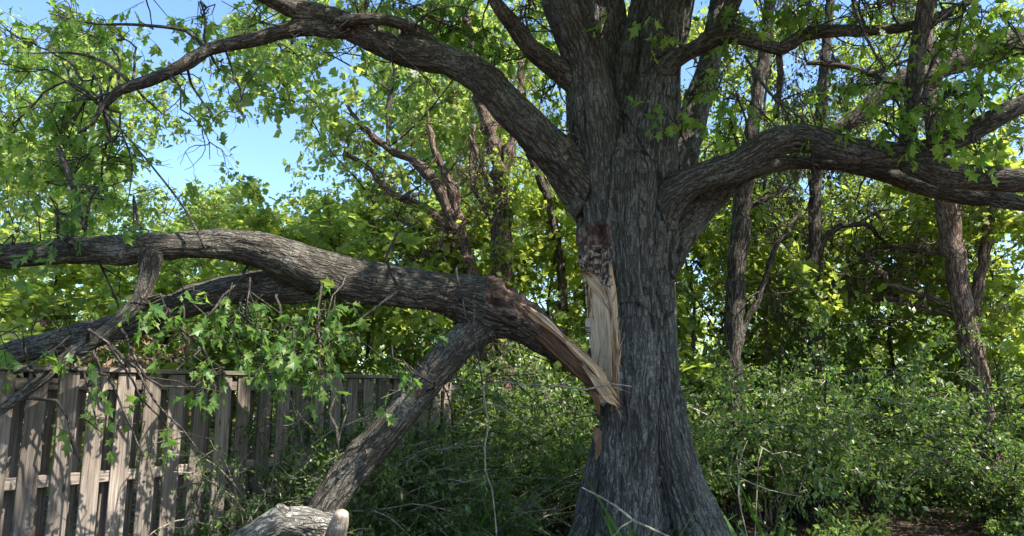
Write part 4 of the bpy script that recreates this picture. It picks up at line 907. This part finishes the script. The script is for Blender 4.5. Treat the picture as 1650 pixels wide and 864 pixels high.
# pale dead twigs standing in front of the thicket
def deadtwig(lns, label, m='dry_twig'):
    mb = MB()
    for ln in lns: c = chain(ln); mb.tube(c[:, :3], c[:, 3], 6)
    tag(mb.build('dead_twig', M[m]), label, 'twig', 'pale dead twigs')
deadtwig([[(780, 620, 1, 7.2), (815, 615, 1.2, 7), (845, 620, 1.2, 6.9), (900, 622, 1.4, 6.7), (945, 628, 1.6, 6.6), (985, 618, 1.4, 6.6), (1018, 623, .8, 6.6)], [(840, 618, 1, 6.9), (828, 626, .6, 6.9)]], 'long thin pale twig lying level across the torn strip')
deadtwig([[(766, 555, 1, 7.2), (779, 625, 1.6, 7.2), (781, 655, 1.8, 7.2), (788, 680, 1.5, 7.2), (781, 720, 1.5, 7.2), (782, 760, 1.4, 7.2), (792, 785, 1, 7.2), (800, 860, 1, 7.2), (800, 930, 1, 7.2)], [(783, 650, 1.5, 7.2), (806, 655, 1.3, 7.2), (825, 668, 1.2, 7.2), (848, 686, .7, 7.2)]], 'upright crooked pale twig with one side shoot under the limb crotch')
deadtwig([[(938, 786, 1.2, 6.3), (970, 802, 1.6, 6.2), (1000, 822, 2, 6.1), (1022, 840, 2.2, 6.0), (1045, 850, 2, 6.0), (1080, 866, 1.8, 5.9), (1140, 930, 1.8, 5.8)], [(1020, 838, 1.4, 6), (1000, 850, 1.2, 6), (985, 870, 1, 6)]], 'pale twig slanting in front of the oak base')
deadtwig([[(1225, 720, 1.2, 9.2), (1245, 732, 1.4, 9.2), (1270, 728, 1.4, 9.2), (1290, 735, 1, 9.2)], [(1228, 722, 1, 9.2), (1222, 745, 1, 9.2), (1215, 900, 1, 9.2)]], 'short forked twig poking out of the shrubs right of the oak')
deadtwig([[(1205, 870, 1.5, 8), (1190, 800, 1.5, 8), (1192, 740, 1.3, 8), (1204, 710, .8, 8)], [(1191, 770, 1, 8), (1240, 790, .9, 8), (1290, 800, .7, 8)]], 'dry upright stem beside the right buttress of the oak')
deadtwig([[(545, 600, 1, 7.2), (560, 660, 1.2, 7.1), (548, 700, 1.5, 7.0), (540, 740, 1.6, 6.9), (545, 800, 1.5, 6.9), (540, 900, 1.5, 6.9)]], 'dry stem standing against the lower prop of the limb')

# leaf litter
rs = np.random.RandomState(71); n = 34000; y = rs.uniform(5, 18, n); x = rs.uniform(-.75, .75, n) * y; z = gz(x, y) + rs.uniform(.004, .03, n)
a = rs.standard_normal((n, 3)) * [1, 1, .25]
tag(link('leaf_litter', leaf_mesh('leaf_litter', np.stack([x, y, z], 1), a, rs.uniform(.04, .10, n), 'simple', M['dead_leaf'], rs, .3, .35, 1.6, False)), 'brown fallen leaves covering the ground', 'leaf litter', kind='stuff')
# sparse ground greenery
n = 5000; y = rs.uniform(6, 16, n); x = rs.uniform(-.7, .7, n) * y; k = fbm(np.stack([x, y, 0 * x], 1) * .8, 5, 2) > .15; x, y = x[k], y[k]; a = rs.standard_normal((len(x), 3)) * [.8, .8, .3] + [0, 0, .5]
tag(link('ground_cover', leaf_mesh('ground_cover', np.stack([x, y, gz(x, y) + rs.uniform(.02, .15, len(x))], 1), a, rs.uniform(.04, .08, len(x)), 'simple', M['shrub_leaf'], rs, .2, .2, 1.0, False)), 'scattered small green leaves low on the ground', 'ground cover', kind='stuff')
